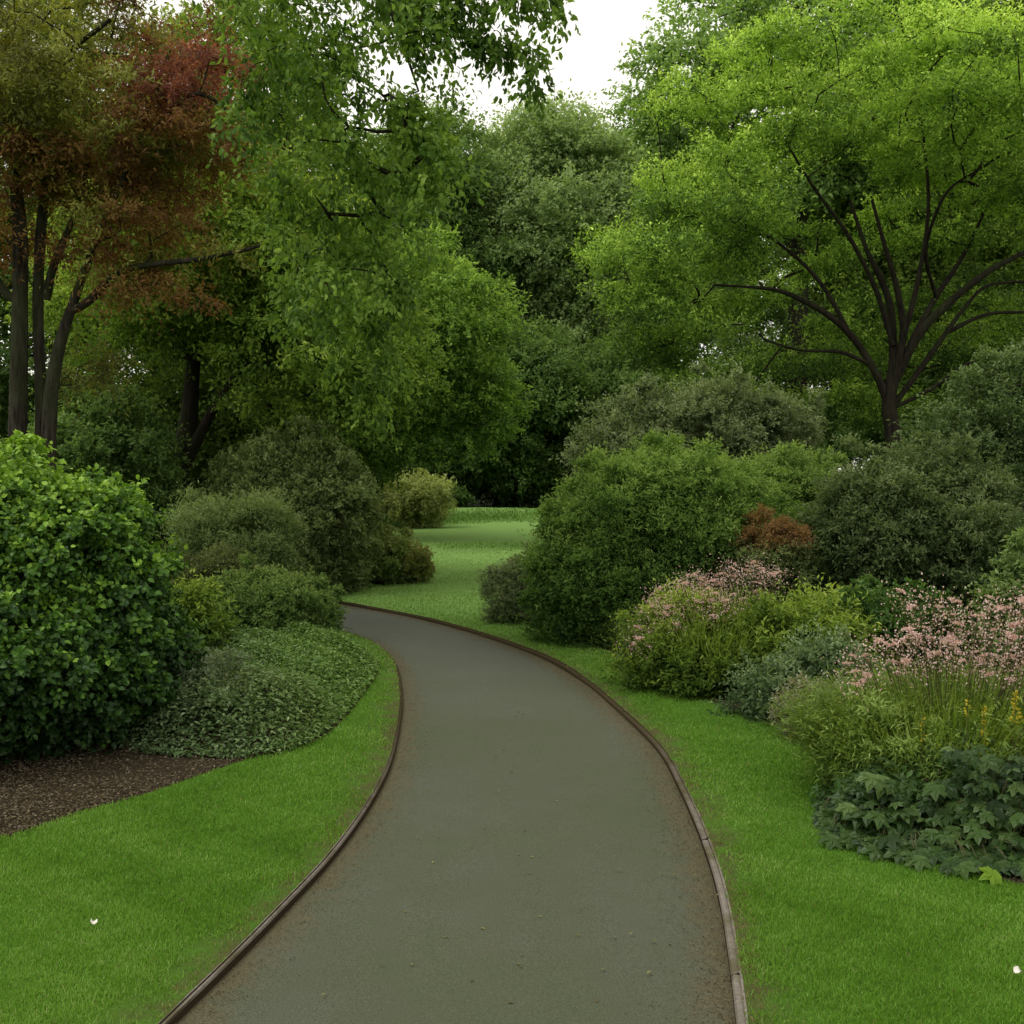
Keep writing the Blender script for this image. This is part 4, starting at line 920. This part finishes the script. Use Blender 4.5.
P_ = scatter(path_poly, lambda p: np.full(len(p), 9.), 9, (-2.5, 2.5, 3.4, 15)); nl = len(P_)
o = inst('leaf_litter', T_broad(), np.column_stack([P_, np.full(nl, 0.030)]), unit(R.normal(0, 1, (nl, 3))*np.array([1, 1, .05])), unit(up3+R.normal(0, .12, (nl, 3))), R.uniform(.010, .028, nl), R.uniform(.008, .016, nl), palette(pal((0.06, .045, .02), (.14, .12, .05), (.22, .21, .09)), R.random(nl)), M['petal'])
tag(o, 'scattered small fallen leaves on the asphalt path', 'leaf litter', kind='stuff')
# ------------------------------------------------------------------ grass blades
def grassy():
    def dens(p): 
        d = np.hypot(p[:, 0], p[:, 1]); return np.clip(1.5e6*1.9/np.maximum(d, 3)**3, 90, 24000)
    out = []
    for (x0, x1, y0, y1) in ((-6, 6, 3.2, 5), (-6, 6, 5, 7), (-6, 6, 7, 10), (-6, 6, 10, 15), (-7, 4, 15, 30)):
        dm = dens(np.array([[0., y0]]))[0]; out.append(scatter(None, dens, dm, (x0, x1, y0, y1)))
    P_ = np.vstack(out); px = P_[:, 0]/P_[:, 1]*F
    P_ = P_[np.abs(px) < 620]
    bad = inpoly(P_, path_poly)
    for q in (BLpoly, BRpoly, BMpoly): bad |= inpoly(P_, q)
    P_ = P_[~bad]; dk_ = np.minimum(dist_poly(P_, Lo), dist_poly(P_, Ro))
    w_ = np.sin(P_[:, 1]*6.1)*np.sin(P_[:, 0]*7.3+P_[:, 1]*3.1)*0.17
    P_ = P_[(R.random(len(P_)) < np.clip((dk_+w_)/0.22, 0.18, 1)) | (P_[:, 1] > 11)]
    nl = len(P_); d = np.hypot(P_[:, 0], P_[:, 1]); dk_ = np.minimum(dist_poly(P_, Lo), dist_poly(P_, Ro))
    pos = np.column_stack([P_, H(P_[:, 0], P_[:, 1])+0.0])
    A = unit(up3*0.9+R.normal(0, .42, (nl, 3)))
    Ls = R.uniform(.013, .030, nl)*np.clip(d/9, 1, 1.3)
    patch = 0.5+0.22*np.sin(P_[:, 0]*1.7+.4)*np.sin(P_[:, 1]*1.3)+0.22*np.sin(P_[:, 0]*4.7+P_[:, 1]*3.9+2*np.sin(P_[:, 1]*2.3))+0.15*np.sin(P_[:, 0]*13+3*np.sin(P_[:, 1]*9))
    tv = 0.25+0.35*patch+R.normal(0, .16, nl)
    col = 0.92*palette(pal((0.054, 0.128, 0.011), (0.099, 0.222, 0.018), (0.146, 0.295, 0.030), (0.24, 0.40, 0.085), (0.38, 0.43, 0.17)), tv)
    straw = R.random(nl) < (0.015+0.45*np.clip(1-dk_/0.12, 0, 1)); col[straw] = np.array([0.20, 0.17, 0.075])*R.uniform(.5, 1.2, (straw.sum(), 1))
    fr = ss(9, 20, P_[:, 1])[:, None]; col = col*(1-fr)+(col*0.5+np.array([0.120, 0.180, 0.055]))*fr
    t_ = np.array([(0, 0.5, 0), (0, -0.5, 0), (0.55, -0.38, -0.03), (0.55, 0.38, -0.03), (1, 0, -.16)], float)
    N = unit(R.normal(0, 1, (nl, 3))*np.array([1, 1, .2])+np.array([0, -.6, .3]))
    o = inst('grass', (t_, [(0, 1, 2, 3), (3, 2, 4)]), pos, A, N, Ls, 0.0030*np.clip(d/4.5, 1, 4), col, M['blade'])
    tag(o, 'short fresh green mown grass blades of the lawn', 'grass', kind='stuff'); STAT.append(('grass', nl))
grassy()
# longer grass on the two small banks
P_ = np.column_stack([R.uniform(-5, 2.4, 5200), R.normal(40.3, .42, 5200)]); P_[:, 1] += 1.3*np.sin(P_[:, 0]*.55+1); nl = len(P_)
o = inst('long_grass', T_quad(), np.column_stack([P_, H(P_[:, 0], P_[:, 1])]), unit(up3+R.normal(0, .3, (nl, 3))), unit(R.normal(0, 1, (nl, 3))+np.array([0, -1, 0])), R.uniform(.04, .10, nl), 0.022, palette(P_mid, R.normal(.55, .2, nl))*np.array([1.0, 1.4, 1.1]), M['leaf'])
tag(o, 'longer dark grass growing on the bank across the far lawn', 'grass', kind='stuff')
P_ = np.column_stack([R.uniform(-1.9, 0.3, 600), np.zeros(600)]); P_[:, 1] = 29.1+0.9*np.sin(P_[:, 0]*.8)+R.normal(0, .30, 600); nl = len(P_)
o = inst('long_grass', T_quad(), np.column_stack([P_, H(P_[:, 0], P_[:, 1])]), unit(up3+R.normal(0, .3, (nl, 3))), unit(R.normal(0, 1, (nl, 3))+np.array([0, -1, 0])), R.uniform(.03, .09, nl), 0.016, palette(P_mid, R.normal(.6, .2, nl))*np.array([1.0, 1.5, 1.1]), M['leaf'])
tag(o, 'longer grass on the low step in the middle of the lawn', 'grass', kind='stuff')

# fallen white petals
for (a, b_, lab) in ((93, 922, 'white fallen petal on the lawn left of the path'), (1018, 971, 'white fallen petal on the grass at the right edge')):
    g = gnd(a, b_, 0.085)
    V = []
    for i in range(5):
        for j in range(4):
            u = i/4-.5; v = j/3-.5; V.append((u*.036*(1-.5*abs(v)), v*.024*(1-u*.5), .006*math.cos(u*5)+.012*v*v*4))
    f = np.array([(i*4+j, i*4+j+1, (i+1)*4+j+1, (i+1)*4+j) for i in range(4) for j in range(3)])
    o = link('petal', mesh_arrays('petal', V, [f], smooth=True), M['white_petal']); o.location = (float(g[0]), float(g[1]), 0.082); o.rotation_euler = (0.3, .2, R.uniform(0, 3)); tag(o, lab, 'petal')

# ------------------------------------------------------------------ light
SUN_EL, SUN_AZ = math.radians(64), math.radians(-105)     # azimuth clockwise from +Y
w_ = bpy.data.worlds.new('World'); scene.world = w_; w_.use_nodes = True
nt = w_.node_tree; n = nt.nodes; l = nt.links; n.clear()
out = n.new('ShaderNodeOutputWorld'); bg = n.new('ShaderNodeBackground'); sk = n.new('ShaderNodeTexSky'); sk.sky_type = 'NISHITA'; sk.sun_disc = False
sk.sun_elevation = SUN_EL; sk.sun_rotation = SUN_AZ; sk.air_density = 1.0; sk.dust_density = 4.0; sk.ozone_density = 1.0
hs = n.new('ShaderNodeHueSaturation'); hs.inputs['Saturation'].default_value = 0.12
l.new(sk.outputs[0], hs.inputs['Color'])
mx = n.new('ShaderNodeMixRGB'); mx.inputs[0].default_value = 0.6; mx.inputs[2].default_value = (11.2, 10.9, 9.7, 1)   # cloud layer
l.new(hs.outputs[0], mx.inputs[1]); l.new(mx.outputs[0], bg.inputs['Color']); bg.inputs['Strength'].default_value = 0.15
l.new(bg.outputs[0], out.inputs[0])
sd = bpy.data.lights.new('sun', 'SUN'); sd.energy = 1.5; sd.angle = math.radians(25); sd.color = (1.0, 0.96, 0.88)
so = bpy.data.objects.new('sun', sd); COL.objects.link(so)
dv = Vector((math.sin(SUN_AZ)*math.cos(SUN_EL), math.cos(SUN_AZ)*math.cos(SUN_EL), math.sin(SUN_EL)))
so.rotation_euler = dv.to_track_quat('Z', 'Y').to_euler()

cam = bpy.data.cameras.new('camera'); co_ = bpy.data.objects.new('camera', cam); COL.objects.link(co_)
cam.sensor_width = 36; cam.lens = 36*F/1024; cam.clip_end = 3000; cam.clip_start = 0.05
co_.location = (0, 0, CH); co_.rotation_euler = (math.pi/2-TH, 0, 0); scene.camera = co_
scene.view_settings.view_transform = 'Standard'; scene.view_settings.look = 'None'; scene.view_settings.exposure = 0; scene.view_settings.gamma = 1
cy = scene.cycles; cy.max_bounces = 5; cy.diffuse_bounces = 3; cy.glossy_bounces = 2; cy.transmission_bounces = 3; cy.transparent_max_bounces = 4
print('leaves', sum(s[1] for s in STAT), 'time', round(time.time()-T0, 1))
for s in STAT: print('  ', s)
